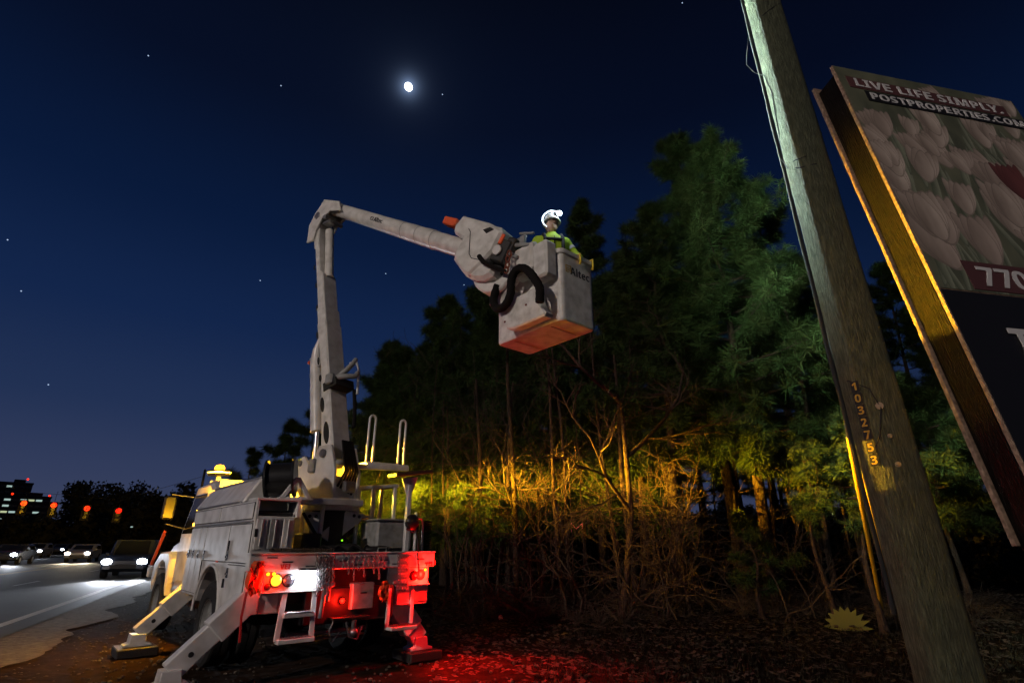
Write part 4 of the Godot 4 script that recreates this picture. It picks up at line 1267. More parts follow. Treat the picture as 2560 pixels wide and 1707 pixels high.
	part(b, "orange_stop", M.orange, tc)
	b = B.new()
	b.lathe([Vector2(0.2, -0.12), Vector2(0.33, -0.12), Vector2(0.35, -0.1), Vector2(0.35, 0.08), Vector2(0.33, 0.1), Vector2(0.22, 0.1), Vector2(0.2, 0.08), Vector2(0.2, -0.12)], Transform3D(Basis(BD, BN, -Vector3.UP), bp(2.82, 4.88, 0.0)), 32)
	part(b, "rotator_ring", M.fibreglass, tc)
	b = B.new()
	b.cbox(bp(2.98, 5.06, 0.03), Vector3(0.26, 0.32, 0.3), 0.02, Basis(dirb, upb, BN)); b.cbox(bp(3.12, 5.12, 0.06), Vector3(0.16, 0.2, 0.2), 0.02, Basis(dirb, upb, BN))
	b.cyl(bp(2.8, 4.88, -0.1), bp(2.8, 4.88, 0.06), 0.14, 18)
	var vb := part(b, "valve_assembly", M.dark, tc)
	b = B.new(); b.cbox(bp(3.0, 5.22, 0.19), Vector3(0.1, 0.14, 0.03), 0.01, Basis(dirb, upb, BN))
	part(b, "warning_plate", M.orange, vb)
	b = B.new(); b.cyl(bp(2.95, 5.06, 0.19), bp(2.95, 5.06, 0.22), 0.07, 18)
	part(b, "gauge", M.white, vb)
	b = B.new()
	b.cyl(bp(3.15, 5.16, 0.1), bp(3.34, 5.2, 0.1), 0.025, 10); b.cyl(bp(3.2, 5.08, 0.14), bp(3.42, 5.02, 0.14), 0.028, 10); b.cbox(bp(3.3, 5.12, 0.12), Vector3(0.08, 0.14, 0.06), 0.01, Basis(BD, Vector3.UP, BN)); b.cyl(bp(3.24, 5.26, 0.1), bp(3.46, 5.2, 0.1), 0.018, 10)
	b.cyl(bp(3.1, 5.0, 0.12), bp(3.22, 4.9, 0.12), 0.03, 10)
	part(b, "control_lever", M.grey, vb)
	b = B.new(); b.tube([bp(2.7, 5.02, 0.26), bp(2.78, 4.9, 0.27), bp(2.92, 4.8, 0.25), bp(3.08, 4.7, 0.2)], 0.032, 10)
	part(b, "rubber_strap", M.hose, tc)
	b = B.new()
	for k in 4:
		var pts := []
		for j in 9:
			var a := TAU * j / 8.0
			pts.append(bp(3.14 - 0.012 * k + 0.03 * cos(a), 4.94 - k * 0.075 + 0.05 * sin(a), 0.2 + 0.012 * (k % 2)))
		b.tube(pts, 0.013, 6, false)
	part(b, "rusty_chain", M.rust, tc)
	bucket(t)

func rrect(cx: float, cz: float, hx: float, hz: float, r: float, y: float) -> Array:
	var out := []
	for q in [[1, 1], [-1, 1], [-1, -1], [1, -1]]:
		for k in 5:
			var a := PI / 8.0 * k
			var dx: float; var dz: float
			match q:
				[1, 1]: dx = cos(a); dz = sin(a)
				[-1, 1]: dx = -sin(a); dz = cos(a)
				[-1, -1]: dx = -cos(a); dz = -sin(a)
				_: dx = sin(a); dz = -cos(a)
			out.append(Vector3(cx + q[0] * (hx - r) + dx * r, y, cz + q[1] * (hz - r) + dz * r))
	return out

func bucket(t: Node3D) -> void:
	var cx := 1.315; var cz := 2.29
	var b := B.new()
	var rings := []
	for q in [[-0.012, 3.95, 0.05], [0.0, 3.972, 0.06], [0.008, 4.84, 0.07], [0.03, 4.85, 0.09], [0.034, 4.87, 0.09], [0.03, 4.905, 0.09], [0.008, 4.91, 0.07], [-0.004, 4.9, 0.06], [-0.012, 4.0, 0.05]]:
		rings.append(rrect(cx, cz, 0.3 + q[0], 0.61 + q[0], q[2], q[1]))
	for i in rings.size() - 1:
		for j in 20:
			var k := (j + 1) % 20
			var mid: Vector3 = (rings[i][j] + rings[i + 1][k]) * 0.5
			var out := Vector3(mid.x - cx, 0, mid.z - cz).normalized()
			if i >= 6: out = -out + Vector3.UP * 0.2
			elif i == 5: out = Vector3.UP
			elif i == 2: out = Vector3.DOWN
			b.quad(rings[i][j], rings[i][k], rings[i + 1][k], rings[i + 1][j], out)
	for e in [0, 8]:
		for j in range(1, 19): b.flat(rings[e][0], rings[e][j], rings[e][j + 1], Vector3.DOWN if e == 0 else Vector3.UP)
	var bk := part(b, "bucket", M.fibreglass, t)
	b = B.new()
	for z in [1.95, 2.63]: b.cbox(Vector3(cx, 3.948, z), Vector3(0.46, 0.012, 0.02), 0.004)
	part(b, "bottom_rib", M.white, bk)
	b = B.new()
	b.cbox(Vector3(0.9, 4.86, 2.42), Vector3(0.22, 0.4, 0.4), 0.03); b.cbox(Vector3(0.9, 4.74, 2.74), Vector3(0.2, 0.5, 0.25), 0.03)
	part(b, "control_cover", M.fibreglass, bk)
	b = B.new()
	b.extr([Vector2(1.764, 4.66), Vector2(2.25, 4.5), Vector2(2.34, 4.38), Vector2(2.65, 4.38), Vector2(2.72, 4.15), Vector2(2.83, 4.0), Vector2(2.8, 3.96), Vector2(2.27, 3.96), Vector2(2.12, 4.0), Vector2(1.94, 4.3), Vector2(1.757, 4.45)], Transform3D(ZY, Vector3(0.8, 0, 0)), 0.15, 0.02)
	b.cbox(Vector3(0.98, 4.25, 2.3), Vector3(0.1, 0.3, 0.5), 0.01)
	b.beam(Vector3(0.86, 4.85, 1.98), Vector3(0.86, 4.45, 2.1), 0.12, 0.2, 0.02)
	var mp := part(b, "mount_plate", M.fibreglass, bk)
	b = B.new()
	for q in [[2.1, 4.1], [2.5, 4.2], [1.9, 4.5]]: b.cyl(Vector3(0.79, q[1], q[0]), Vector3(0.802, q[1], q[0]), 0.014, 10)
	part(b, "bolt", M.rust, mp)
	b = B.new()
	var hp := []
	for q in [[2.05, 4.62], [1.96, 4.45], [2.0, 4.32], [2.1, 4.265], [2.22, 4.29], [2.3, 4.4], [2.31, 4.56], [2.36, 4.66], [2.47, 4.69], [2.6, 4.62], [2.72, 4.47], [2.82, 4.3], [2.82, 4.1]]: hp.append(Vector3(0.72, q[1], q[0]))
	var cv := Curve3D.new()
	for i in hp.size():
		var tn: Vector3 = (hp[mini(i + 1, hp.size() - 1)] - hp[maxi(i - 1, 0)]) * 0.18
		cv.add_point(hp[i], -tn, tn)
	var pts := []
	for k in 49: pts.append(cv.sample_baked(cv.get_baked_length() * k / 48.0, true))
	var rr := []
	for k in 49: rr.append(0.052 + 0.004 * (k % 2))
	b.tube(pts, rr, 12)
	part(b, "hose_bundle", M.hose, bk)
	for x in [1.34, 1.58]:
		b = B.new()
		b.tube([Vector3(x, 4.93, 2.82), Vector3(x + 0.005, 4.925, 2.94), Vector3(x, 4.84, 2.945), Vector3(x, 4.78, 2.93)], 0.016, 6)
		part(b, "strap_hook", M.yellow_strap, bk)
	text("Altec", 0.105, 0.004, M.ink, bk, Transform3D(Basis(), Vector3(1.36, 4.645, 2.906)))
	b = B.new()
	for q in [[1.146, 4.7, 0.1, 0.012], [1.146, 4.664, 0.07, 0.01], [1.146, 4.64, 0.07, 0.01], [1.125, 4.612, 0.05, 0.012]]: b.cbox(Vector3(q[0], q[1], 2.908), Vector3(q[2], q[3], 0.004), 0.001)
	for q in [[1.102, 4.655], [1.19, 4.665]]: b.cbox(Vector3(q[0], q[1], 2.908), Vector3(0.012, 0.1, 0.004), 0.001)
	part(b, "emblem", M.gold, bk)

# ------------------------------------------------------------------ the worker
func sdf_mesh(prims: Array, cell: float, k: float) -> ArrayMesh:
	# prims: [a, b, ra, rb] tapered capsules or [centre, radii] ellipsoids, joined with a smooth minimum, meshed as surface nets
	var lo := Vector3(1e9, 1e9, 1e9); var hi := -lo
	for p in prims:
		var r: Vector3 = Vector3.ONE * maxf(p[2], p[3]) if p.size() == 4 else p[1]
		var ends := [p[0], p[1]] if p.size() == 4 else [p[0]]
		for e in ends: lo = lo.min(e - r); hi = hi.max(e + r)
	lo -= Vector3.ONE * cell * 3; hi += Vector3.ONE * cell * 3
	var d := Vector3i(((hi - lo) / cell).ceil()) + Vector3i.ONE
	var f := PackedFloat32Array(); f.resize(d.x * d.y * d.z); f.fill(0.2)
	for p in prims:
		var cap: bool = p.size() == 4
		var r: Vector3 = Vector3.ONE * maxf(p[2], p[3]) if cap else p[1]
		var pl: Vector3 = p[0].min(p[1]) if cap else p[0]
		var ph: Vector3 = p[0].max(p[1]) if cap else p[0]
		var m := Vector3.ONE * (k + cell * 2)
		var i0 := Vector3i(((pl - r - m - lo) / cell).floor()).clamp(Vector3i.ZERO, d - Vector3i.ONE)
		var i1 := Vector3i(((ph + r + m - lo) / cell).ceil()).clamp(Vector3i.ZERO, d - Vector3i.ONE)
		for z in range(i0.z, i1.z + 1):
			for y in range(i0.y, i1.y + 1):
				for x in range(i0.x, i1.x + 1):
					var q := lo + Vector3(x, y, z) * cell
					var v: float
					if cap:
						var ab: Vector3 = p[1] - p[0]
						var h := clampf((q - p[0]).dot(ab) / maxf(ab.length_squared(), 1e-9), 0, 1)
						v = q.distance_to(p[0] + ab * h) - lerpf(p[2], p[3], h)
					else:
						var e: Vector3 = (q - p[0]) / p[1]
						v = (e.length() - 1.0) * minf(p[1].x, minf(p[1].y, p[1].z))
					var n := x + d.x * (y + d.y * z)
					var o := f[n]
					var hh := maxf(k - absf(o - v), 0.0) / k
					f[n] = minf(o, v) - hh * hh * k * 0.25
	var idx := PackedInt32Array(); idx.resize(f.size()); idx.fill(-1)
	var vs := PackedVector3Array(); var ns := PackedVector3Array()
	var off := [0, 1, d.x, d.x + 1, d.x * d.y, d.x * d.y + 1, d.x * d.y + d.x, d.x * d.y + d.x + 1]
	var edges := [[0, 1], [2, 3], [4, 5], [6, 7], [0, 2], [1, 3], [4, 6], [5, 7], [0, 4], [1, 5], [2, 6], [3, 7]]
	for z in d.z - 1:
		for y in d.y - 1:
			for x in d.x - 1:
				var n := x + d.x * (y + d.y * z)
				var c := 0
				for i in 8:
					if f[n + off[i]] < 0.0: c += 1
				if c == 0 or c == 8: continue
				var s := Vector3.ZERO; var m := 0
				for e in edges:
					var a := f[n + off[e[0]]]; var b2 := f[n + off[e[1]]]
					if (a < 0.0) != (b2 < 0.0):
						var u := a / (a - b2)
						s += Vector3(e[0] & 1, (e[0] >> 1) & 1, e[0] >> 2).lerp(Vector3(e[1] & 1, (e[1] >> 1) & 1, e[1] >> 2), u); m += 1
				idx[n] = vs.size()
				vs.append(lo + (Vector3(x, y, z) + s / m) * cell)
				ns.append(Vector3(f[n + 1] - f[n] + f[n + off[7]] - f[n + off[6]], f[n + off[2]] - f[n] + f[n + off[7]] - f[n + off[5]], f[n + off[4]] - f[n] + f[n + off[7]] - f[n + off[3]]).normalized())
	var b := B.new()
	var st := [1, d.x, d.x * d.y]
	for z in range(1, d.z - 1):
		for y in range(1, d.y - 1):
			for x in range(1, d.x - 1):
				var n := x + d.x * (y + d.y * z)
				for a in 3:
					if (f[n] < 0.0) == (f[n + st[a]] < 0.0): continue
					var p: int = st[(a + 1) % 3]; var q: int = st[(a + 2) % 3]
					var i := idx[n]; var j := idx[n - p]; var g := idx[n - p - q]; var h := idx[n - q]
					if i < 0 or j < 0 or g < 0 or h < 0: continue
					b.tri(vs[i], vs[j], vs[g], ns[i], ns[j], ns[g]); b.tri(vs[i], vs[g], vs[h], ns[i], ns[g], ns[h])
	return b.mesh()

func worker() -> void:
	# stands in the bucket, facing the camera; local +z is where the person faces
	var at := TRUCK_AT + Basis(Vector3.UP, TRUCK_TURN) * Vector3(1.44, 4.005, 2.35)
	var t := thing("person", "worker in yellow-green high-visibility jacket, harness and helmet with head lamp, standing in the bucket", "person", at, 0.12)
	var V := func(x: float, y: float, z: float) -> Vector3: return Vector3(x, y, z)
	var body := []
	# head, neck, trunk, legs, arms, hands
	body.append([Vector3(0, 1.66, 0.02), Vector3(0.076, 0.115, 0.095)])
	body.append([Vector3(0, 1.6, 0.05), Vector3(0.06, 0.07, 0.065)])
	body.append([Vector3(0, 1.635, 0.11), Vector3(0, 1.615, 0.125), 0.013, 0.016])
	for s in [-1.0, 1.0]:
		body.append([Vector3(s * 0.077, 1.64, 0.01), Vector3(0.012, 0.03, 0.018)])
		body.append([Vector3(s * 0.03, 1.675, 0.098), Vector3(s * 0.045, 1.675, 0.09), 0.014, 0.012])
	body.append([Vector3(0, 1.44, -0.01), Vector3(0, 1.6, 0.0), 0.06, 0.055])
	body.append([Vector3(0, 0.98, 0), Vector3(0, 1.36, 0), 0.125, 0.13])
	for s in [-1.0, 1.0]:
		body.append([Vector3(s * 0.09, 0.95, 0), Vector3(s * 0.11, 0.5, 0.02), 0.08, 0.055])
		body.append([Vector3(s * 0.11, 0.5, 0.02), Vector3(s * 0.11, 0.1, -0.02), 0.055, 0.04])
		body.append([Vector3(s * 0.11, 0.06, -0.03), Vector3(s * 0.12, 0.05, 0.13), 0.05, 0.04])
	var elbow := [Vector3(-0.34, 1.13, 0.06), Vector3(0.36, 1.14, 0.02)]
	var wrist := [Vector3(-0.27, 1.0, 0.24), Vector3(0.33, 0.99, 0.2)]
	for i in 2:
		var s := -1.0 if i == 0 else 1.0
		body.append([Vector3(s * 0.18, 1.4, -0.01), elbow[i], 0.05, 0.042])
		body.append([elbow[i], wrist[i], 0.042, 0.03])
		var dir: Vector3 = (wrist[i] - elbow[i]).normalized()
		var pc: Vector3 = wrist[i] + dir * 0.05
		body.append([wrist[i], pc, 0.028, 0.034])
		for k in 4:
			var o := Vector3((k - 1.5) * 0.022, 0.0, 0.0)
			var kn := pc + o + dir * 0.04
			var tip := kn + dir * (0.035 + 0.008 * (1.5 - absf(k - 1.2))) + Vector3(0, -0.035, 0)
			body.append([pc + o * 0.8, kn, 0.011, 0.01]); body.append([kn, tip, 0.01, 0.008])
		body.append([pc + Vector3(-s * 0.03, 0, 0), pc + Vector3(-s * 0.055, -0.01, 0.03), 0.012, 0.01])
	part_mesh(sdf_mesh(body, 0.0115, 0.022), "body", M.skin, t)
	# jacket
	var jk := []
	jk.append([Vector3(0, 0.9, 0), Vector3(0, 1.36, 0), 0.17, 0.16])
	for s in [-1.0, 1.0]:
		jk.append([Vector3(s * 0.07, 1.0, 0.0), Vector3(s * 0.1, 1.34, 0.0), 0.155, 0.135])
		jk.append([Vector3(s * 0.08, 1.44, -0.01), Vector3(s * 0.185, 1.395, -0.01), 0.06, 0.08])
	for i in 2:
		var s := -1.0 if i == 0 else 1.0
		jk.append([Vector3(s * 0.19, 1.385, -0.01), elbow[i], 0.084, 0.066])
		jk.append([elbow[i], elbow[i].lerp(wrist[i], 0.9), 0.068, 0.05])
	jk.append([Vector3(0, 1.44, -0.01), Vector3(0, 1.5, 0.0), 0.085, 0.078])
	var jacket := part_mesh(sdf_mesh(jk, 0.014, 0.045), "jacket", M.hivis, t)
	var b := B.new()
	b.cbox(Vector3(0, 1.2, 0.178), Vector3(0.008, 0.4, 0.012), 0.002)
	part(b, "zip", M.harness, jacket)
	for i in 2:
		var s := -1.0 if i == 0 else 1.0
		b = B.new()
		var e0 := Vector3(s * 0.19, 1.385, -0.01).lerp(elbow[i], 0.3); var e1 := Vector3(s * 0.19, 1.385, -0.01).lerp(elbow[i], 0.46)
		b.tube([e0, e1], 0.084, 16, false)
		var f0: Vector3 = elbow[i].lerp(wrist[i], 0.25); var f1: Vector3 = elbow[i].lerp(wrist[i], 0.5)
		b.tube([f0, f1], [0.07, 0.066], 16, false)
		part(b, "sleeve_band", M.silver_tape, jacket)
		b = B.new()
		b.tube([Vector3(s * 0.115, 1.5, -0.06), Vector3(s * 0.125, 1.485, 0.06), Vector3(s * 0.125, 1.38, 0.155), Vector3(s * 0.12, 1.2, 0.178), Vector3(s * 0.1, 0.98, 0.185)], 0.026, 8)
		part(b, "harness_strap", M.harness, t)
	b = B.new()
	b.tube([Vector3(-0.13, 1.36, 0.16), Vector3(0, 1.35, 0.178), Vector3(0.13, 1.36, 0.16)], 0.02, 8)
	part(b, "chest_strap", M.harness, t)
	var tr := []
	tr.append([Vector3(0, 0.88, 0), Vector3(0, 0.98, 0), 0.15, 0.15])
	for s in [-1.0, 1.0]:
		tr.append([Vector3(s * 0.09, 0.9, 0), Vector3(s * 0.11, 0.5, 0.02), 0.1, 0.078]); tr.append([Vector3(s * 0.11, 0.5, 0.02), Vector3(s * 0.11, 0.12, -0.02), 0.078, 0.065])
		b = B.new()
		b.cbox(Vector3(s * 0.115, 0.055, 0.05), Vector3(0.1, 0.1, 0.29), 0.03)
		part(b, "boot", M.black, t)
	part_mesh(sdf_mesh(tr, 0.02, 0.03), "trousers", M.trouser, t)
	b = B.new()
	b.ball(Vector3(0, 1.6, -0.03), Vector3(0.078, 0.1, 0.08), 14)
	part(b, "hair", M.hair, t)
	# helmet with brim and lamp
	b = B.new()
	b.lathe([Vector2(0.118, 0.0), Vector2(0.12, 0.03), Vector2(0.112, 0.07), Vector2(0.085, 0.11), Vector2(0.045, 0.13), Vector2(0, 0.136)], Transform3D(Basis().scaled(Vector3(0.92, 1, 1.12)), Vector3(0, 1.705, 0.01)), 28)
	b.lathe([Vector2(0.116, -0.004), Vector2(0.142, -0.012), Vector2(0.144, -0.006), Vector2(0.118, 0.006)], Transform3D(Basis().scaled(Vector3(0.92, 1, 1.14)), Vector3(0, 1.708, 0.014)), 28)
	b.cbox(Vector3(0, 1.8, 0.01), Vector3(0.03, 0.09, 0.2), 0.014)
	var hm := part(b, "helmet", M.helmet, t)
	b = B.new()
	b.cbox(Vector3(0.06, 1.775, 0.125), Vector3(0.07, 0.05, 0.05), 0.01, Basis(Vector3.UP, 0.6))
	var ll := part(b, "head_lamp_case", M.black, hm)
	b = B.new()
	b.ball(Vector3(0.085, 1.78, 0.155), Vector3(0.042, 0.036, 0.036), 14)
	part(b, "head_lamp_bulb", M.head_lamp, ll)
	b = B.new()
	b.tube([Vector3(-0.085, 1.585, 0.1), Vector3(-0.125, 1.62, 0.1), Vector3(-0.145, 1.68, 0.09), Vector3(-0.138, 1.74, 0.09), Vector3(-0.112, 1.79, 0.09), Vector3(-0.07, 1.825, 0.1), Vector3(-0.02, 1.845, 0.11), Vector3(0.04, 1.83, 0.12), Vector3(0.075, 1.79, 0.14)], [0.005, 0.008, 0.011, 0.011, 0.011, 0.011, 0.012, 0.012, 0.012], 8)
	part(b, "lamp_trail_arc", M.trail_glow, ll)  # added glowing arc: the head lamp's motion trail, not a helmet part
	spot(t.transform * Vector3(0.125, 1.78, 0.165), t.transform * Vector3(1.075, 2.1, 0.5), Color(0.88, 1.0, 0.95), 230.0, 75.0, 0.015, self, "head_lamp_light", 1.0)
	omni(Vector3(0.12, 1.8, 0.2), Color(0.86, 0.96, 1.0), 0.16, 0.015, t, "head_lamp_spill_light")

# ------------------------------------------------------------------ utility pole and sign
func pole_at(y: float) -> Vector3:
	return Vector3(2.836 - 0.034 * y, y, -4.0)

func pole_r(y: float) -> float:
	return 0.2 - 0.0062 * y

func sign_print() -> ImageTexture:
	var w := 512; var h := 608
	var im := Image.create(w, h, false, Image.FORMAT_RGB8)
	var f := FastNoiseLite.new(); f.seed = 4; f.frequency = 0.012; f.fractal_octaves = 4
	for y in h:
		for x in w:
			var k := 0.5 + 0.5 * f.get_noise_2d(x, y * 0.5)
			im.set_pixel(x, y, Color(0.26, 0.28, 0.23).lerp(Color(0.46, 0.47, 0.38), k))
	var r := RandomNumberGenerator.new(); r.seed = 15
	var stamp := func(c: Vector2, rx: float, ry: float, ang: float, col: Color, edge: Color) -> void:
		var m := maxf(rx, ry)
		for y in range(maxi(0, int(c.y - m)), mini(h, int(c.y + m) + 1)):
			for x in range(maxi(0, int(c.x - m)), mini(w, int(c.x + m) + 1)):
				var q := (Vector2(x, y) - c).rotated(-ang)
				var u := q.x / rx; var v2 := q.y / ry
				var wid := 1.0 - 0.35 * maxf(0.0, -v2)
				var d := (u / wid) * (u / wid) + v2 * v2
				if d < 1.0:
					var k := clampf(0.5 + 0.5 * u + 0.25 * f.get_noise_2d(x * 3.0 + c.x, y * 0.8), 0, 1)
					var cc := edge.lerp(col, k)
					if d > 0.86: cc = cc.lerp(edge * 0.8, 0.5)
					im.set_pixel(x, y, cc)
	# stems and leaves, then blooms
	for i in 70:
		var p := Vector2(r.randf() * w, r.randf_range(150, h))
		stamp.call(p, r.randf_range(5, 12), r.randf_range(60, 130), r.randf_range(-0.35, 0.3), Color(0.56, 0.58, 0.5), Color(0.3, 0.33, 0.27))
	for i in 52:
		var p := Vector2(r.randf() * w, r.randf_range(30, 500))
		if i == 51: p = Vector2(345, 300)
		var s := r.randf_range(0.8, 1.35) * (0.65 + p.y / 700.0)
		var a := r.randf_range(-0.5, 0.3)
		var col := Color(0.8, 0.75, 0.7).lerp(Color(0.66, 0.6, 0.56), r.randf())
		var ed := Color(0.5, 0.45, 0.41)
		if i == 51: col = Color(0.46, 0.27, 0.26); ed = Color(0.34, 0.19, 0.18); s = 1.25
		for k in [-1.0, 1.0, -0.45, 0.5, 0.0]:
			stamp.call(p + Vector2(k * 17 * s, absf(k) * -5 * s).rotated(a), (19 - 6 * absf(k)) * s, 42 * s, a + k * 0.3, col, ed)
	im.generate_mipmaps()
	return ImageTexture.create_from_image(im)

func pole_and_sign() -> void:
	var t := thing("utility_pole", "tall weathered green-brown wooden utility pole with a vertical row of number tags", "utility pole", pole_at(0))
	var o := pole_at(0)
	var f := FastNoiseLite.new(); f.seed = 77; f.frequency = 1.0
	var b := B.new()
	var rings := []
	var ny := 90; var na := 28
	for i in ny + 1:
		var y := -0.25 + 10.6 * i / ny
		var ring := []
		for j in na:
			var a := TAU * j / na
			var rr := pole_r(y) * (1.0 + 0.022 * f.get_noise_3d(cos(a) * 1.6, y * 0.5, sin(a) * 1.6)) + 0.0035 * f.get_noise_3d(cos(a) * 9.0, y * 1.2, sin(a) * 9.0)
			ring.append(pole_at(y) - o + Vector3(cos(a) * rr, 0, sin(a) * rr))
		rings.append(ring)
	for i in ny:
		for j in na:
			var k := (j + 1) % na
			var q := [rings[i][j], rings[i][k], rings[i + 1][k], rings[i + 1][j]]
			var ns := []
			for e in [[i, j], [i, k], [i + 1, k], [i + 1, j]]:
				var du: Vector3 = rings[e[0]][(e[1] + 1) % na] - rings[e[0]][(e[1] + na - 1) % na]
				var dv: Vector3 = rings[mini(e[0] + 1, ny)][e[1]] - rings[maxi(e[0] - 1, 0)][e[1]]
				var nn := du.cross(dv).normalized()
				var ra: Vector3 = rings[e[0]][e[1]] - (pole_at(-0.25 + 10.6 * e[0] / ny) - o)
				ns.append(nn if nn.dot(ra) > 0 else -nn)
			b.tri(q[0], q[1], q[2], ns[0], ns[1], ns[2]); b.tri(q[0], q[2], q[3], ns[0], ns[2], ns[3])
	part(b, "shaft", M.pole, t)
	b = B.new()
	var rp := []
	for k in 24:
		var y := 1.0 + k * 0.3
		rp.append(pole_at(y) - o + Vector3(-0.8, 0, -0.6) * (pole_r(y) + 0.02) + Vector3(0.004 * sin(k * 1.7), 0, 0))
	b.tube(rp, 0.017, 8)
	part(b, "riser_cable", M.cable, t)
	# number tags, one small plate below another
	var n := Vector3(-0.875, 0, 0.478).normalized()
	var side := Vector3.UP.cross(n)
	var digits := "1032753"
	for i in 7:
		var y: float = 2.556 - 0.091 * i
		var c := pole_at(y) - o + n * (pole_r(y) + 0.006)
		b = B.new(); b.cbox(c, Vector3(0.062, 0.085, 0.005), 0.001, Basis(side, Vector3.UP, n))
		var pl := part(b, "number_tag", M.black, t)
		text(digits[i], 0.06, 0.003, M.guard, pl, Transform3D(Basis(side, Vector3.UP, n), c + n * 0.004), "numeral")
	# washers and a small plate
	for q in [[2390, 2.39, 0.026], [2408, 2.17, 0.016], [2425, 1.97, 0.02]]:
		var n2 := Vector3(-0.36, 0, 0.93).normalized()
		if q[0] == 2390: n2 = Vector3(-0.42, 0, 0.91).normalized()
		var c2: Vector3 = pole_at(q[1]) - o + n2 * (pole_r(q[1]) - 0.002)
		b = B.new(); b.cyl(c2, c2 + n2 * 0.012, q[2], 14); b.cyl(c2 + n2 * 0.01, c2 + n2 * 0.022, q[2] * 0.5, 8)
		part(b, "bolt", M.steel, t)
	# loose wires stapled to the shaft
	var wires := [[[1718, -20], [1717, 40], [1702, 100], [1700, 118], [1722, 142], [1752, 168], [1772, 215], [1786, 300], [1790, 345], [1806, 382], [1840, 402], [1885, 405]], [[1757, 60], [1784, 52], [1800, 40]], [[1785, 345], [1800, 372], [1830, 382], [1860, 384]], [[1918, 866], [1950, 880], [2000, 905], [2028, 950], [2024, 1010], [2000, 1060]]]
	for wp in wires:
		var pts := []
		for q in wp:
			var p := at_depth(q[0] * 1.0884, q[1] * 1.0884, 4.0)
			var ax := pole_at(p.y)
			var lat := (p - ax).dot(Vector3(0.824, 0, 0.566))
			var rr := pole_r(p.y) + 0.008
			var dz := sqrt(maxf(rr * rr - lat * lat, 0.0))
			var cd := Vector3(-0.566, 0, 0.824)
			# put the wire on the near side of the shaft where it crosses it
			var base := ax + Vector3(0.824, 0, 0.566) * lat * 0.94 + cd * dz
			pts.append(base - o)
		b = B.new(); b.tube(pts, 0.005, 6)
		part(b, "loose_wire", M.cable, t)
	# guy wires with yellow guards
	var anchors := [Vector3(7.185, 0, -11.26), Vector3(6.86, 0, -11.1)]
	for i in 2:
		var top := pole_at(7.55 - 0.3 * i) + Vector3(0.1, 0, -0.1)
		var a: Vector3 = anchors[i]
		var g := thing("guy_wire", "guy wire with long yellow guard running down from the pole" if i == 0 else "second guy wire with shorter yellow guard just left of the other", "guy wire", a)
		b = B.new(); b.tube([Vector3.ZERO - (top - a) * 0.02, top - a], 0.017, 8)
		part(b, "strand", M.cable, g)
		b = B.new()
		var e: float = 0.45 if i == 0 else 0.41
		b.tube([(top - a) * 0.05, (top - a) * e], 0.034, 12)
		part(b, "guard", M.guard, g)
		b = B.new(); b.tube([(top - a) * -0.02, (top - a) * 0.05], 0.014, 8)
		part(b, "anchor_rod", M.steel, g)
	# the sign: two boards on posts, leaning back
	var W := Vector3(0.978, 0, -0.207).normalized()
	var nh := Vector3(0.207, 0, 0.978).normalized()
	var U := (Vector3.UP * 0.991 - nh * 0.1345).normalized()
	var N := W.cross(U)
	var tl := Vector3(1.736, 3.88, -2.207)
	var s := thing("advertising_sign", "tall two-sided advertising sign with tulip print above a black lower panel", "sign")
	s.transform = Transform3D(Basis(W, U, N), tl - U * (3.88 / U.y))
	var ht := 3.88 / U.y
	b = B.new(); b.cbox(Vector3(0.61, ht - 1.4, -0.009), Vector3(1.22, 2.8, 0.018), 0.002)
	var fp := part(b, "front_board", M.ply_edge, s)
	b = B.new(); b.cbox(Vector3(0.61, ht - 1.22, -0.151), Vector3(1.22, 2.44, 0.018), 0.002)
	part(b, "back_board", M.ply_edge, s)
	for x in [0.066, 1.15]:
		b = B.new(); b.cbox(Vector3(x, ht / 2 - 0.2, -0.08), Vector3(0.115, ht + 0.3, 0.118), 0.006)
		part(b, "post", M.creosote, s)
	var qm := QuadMesh.new(); qm.size = Vector2(1.212, 1.44)
	var pm := StandardMaterial3D.new(); pm.albedo_texture = sign_print(); pm.roughness = 0.6
	var pr := part_mesh(qm, "printed_sheet", pm, fp)
	pr.position = Vector3(0.61, ht - 0.725, 0.003)
	b = B.new(); b.box(Vector3(0.61, ht - 2.12, 0.0015), Vector3(1.212, 1.335, 0.003))
	part(b, "black_sheet", M.sign_black, fp)
	b = B.new(); b.box(Vector3(0.58, ht - 0.125, 0.005), Vector3(1.06, 0.088, 0.002))
	part(b, "maroon_band", M.sign_maroon, fp)
	b = B.new(); b.box(Vector3(0.67, ht - 0.22, 0.006), Vector3(1.08, 0.078, 0.002))
	part(b, "black_band", M.sign_black, fp)
	b = B.new(); b.box(Vector3(0.7, ht - 1.36, 0.005), Vector3(1.03, 0.15, 0.002))
	part(b, "maroon_band", M.sign_maroon, fp)
	var flat_ := func(st: String, x: float, y: float, size: float, fit: float) -> void:
		var o2 := text(st, size, 0.002, M.sign_text, fp, Transform3D(), "lettering")
		var k: float = fit / o2.mesh.get_aabb().size.x if fit > 0.0 else 1.0
		o2.transform = Transform3D(Basis().scaled(Vector3(k, 1, 1)), Vector3(x, y, 0.0085))
	flat_.call("LIVE LIFE SIMPLY.", 0.58, ht - 0.125, 0.062, 0.98)
	flat_.call("POSTPROPERTIES.COM", 0.665, ht - 0.22, 0.052, 1.02)
	flat_.call("770", 0.38, ht - 1.365, 0.1, 0.27)
	flat_.call("T", 0.29, ht - 1.7, 0.15, 0.0)

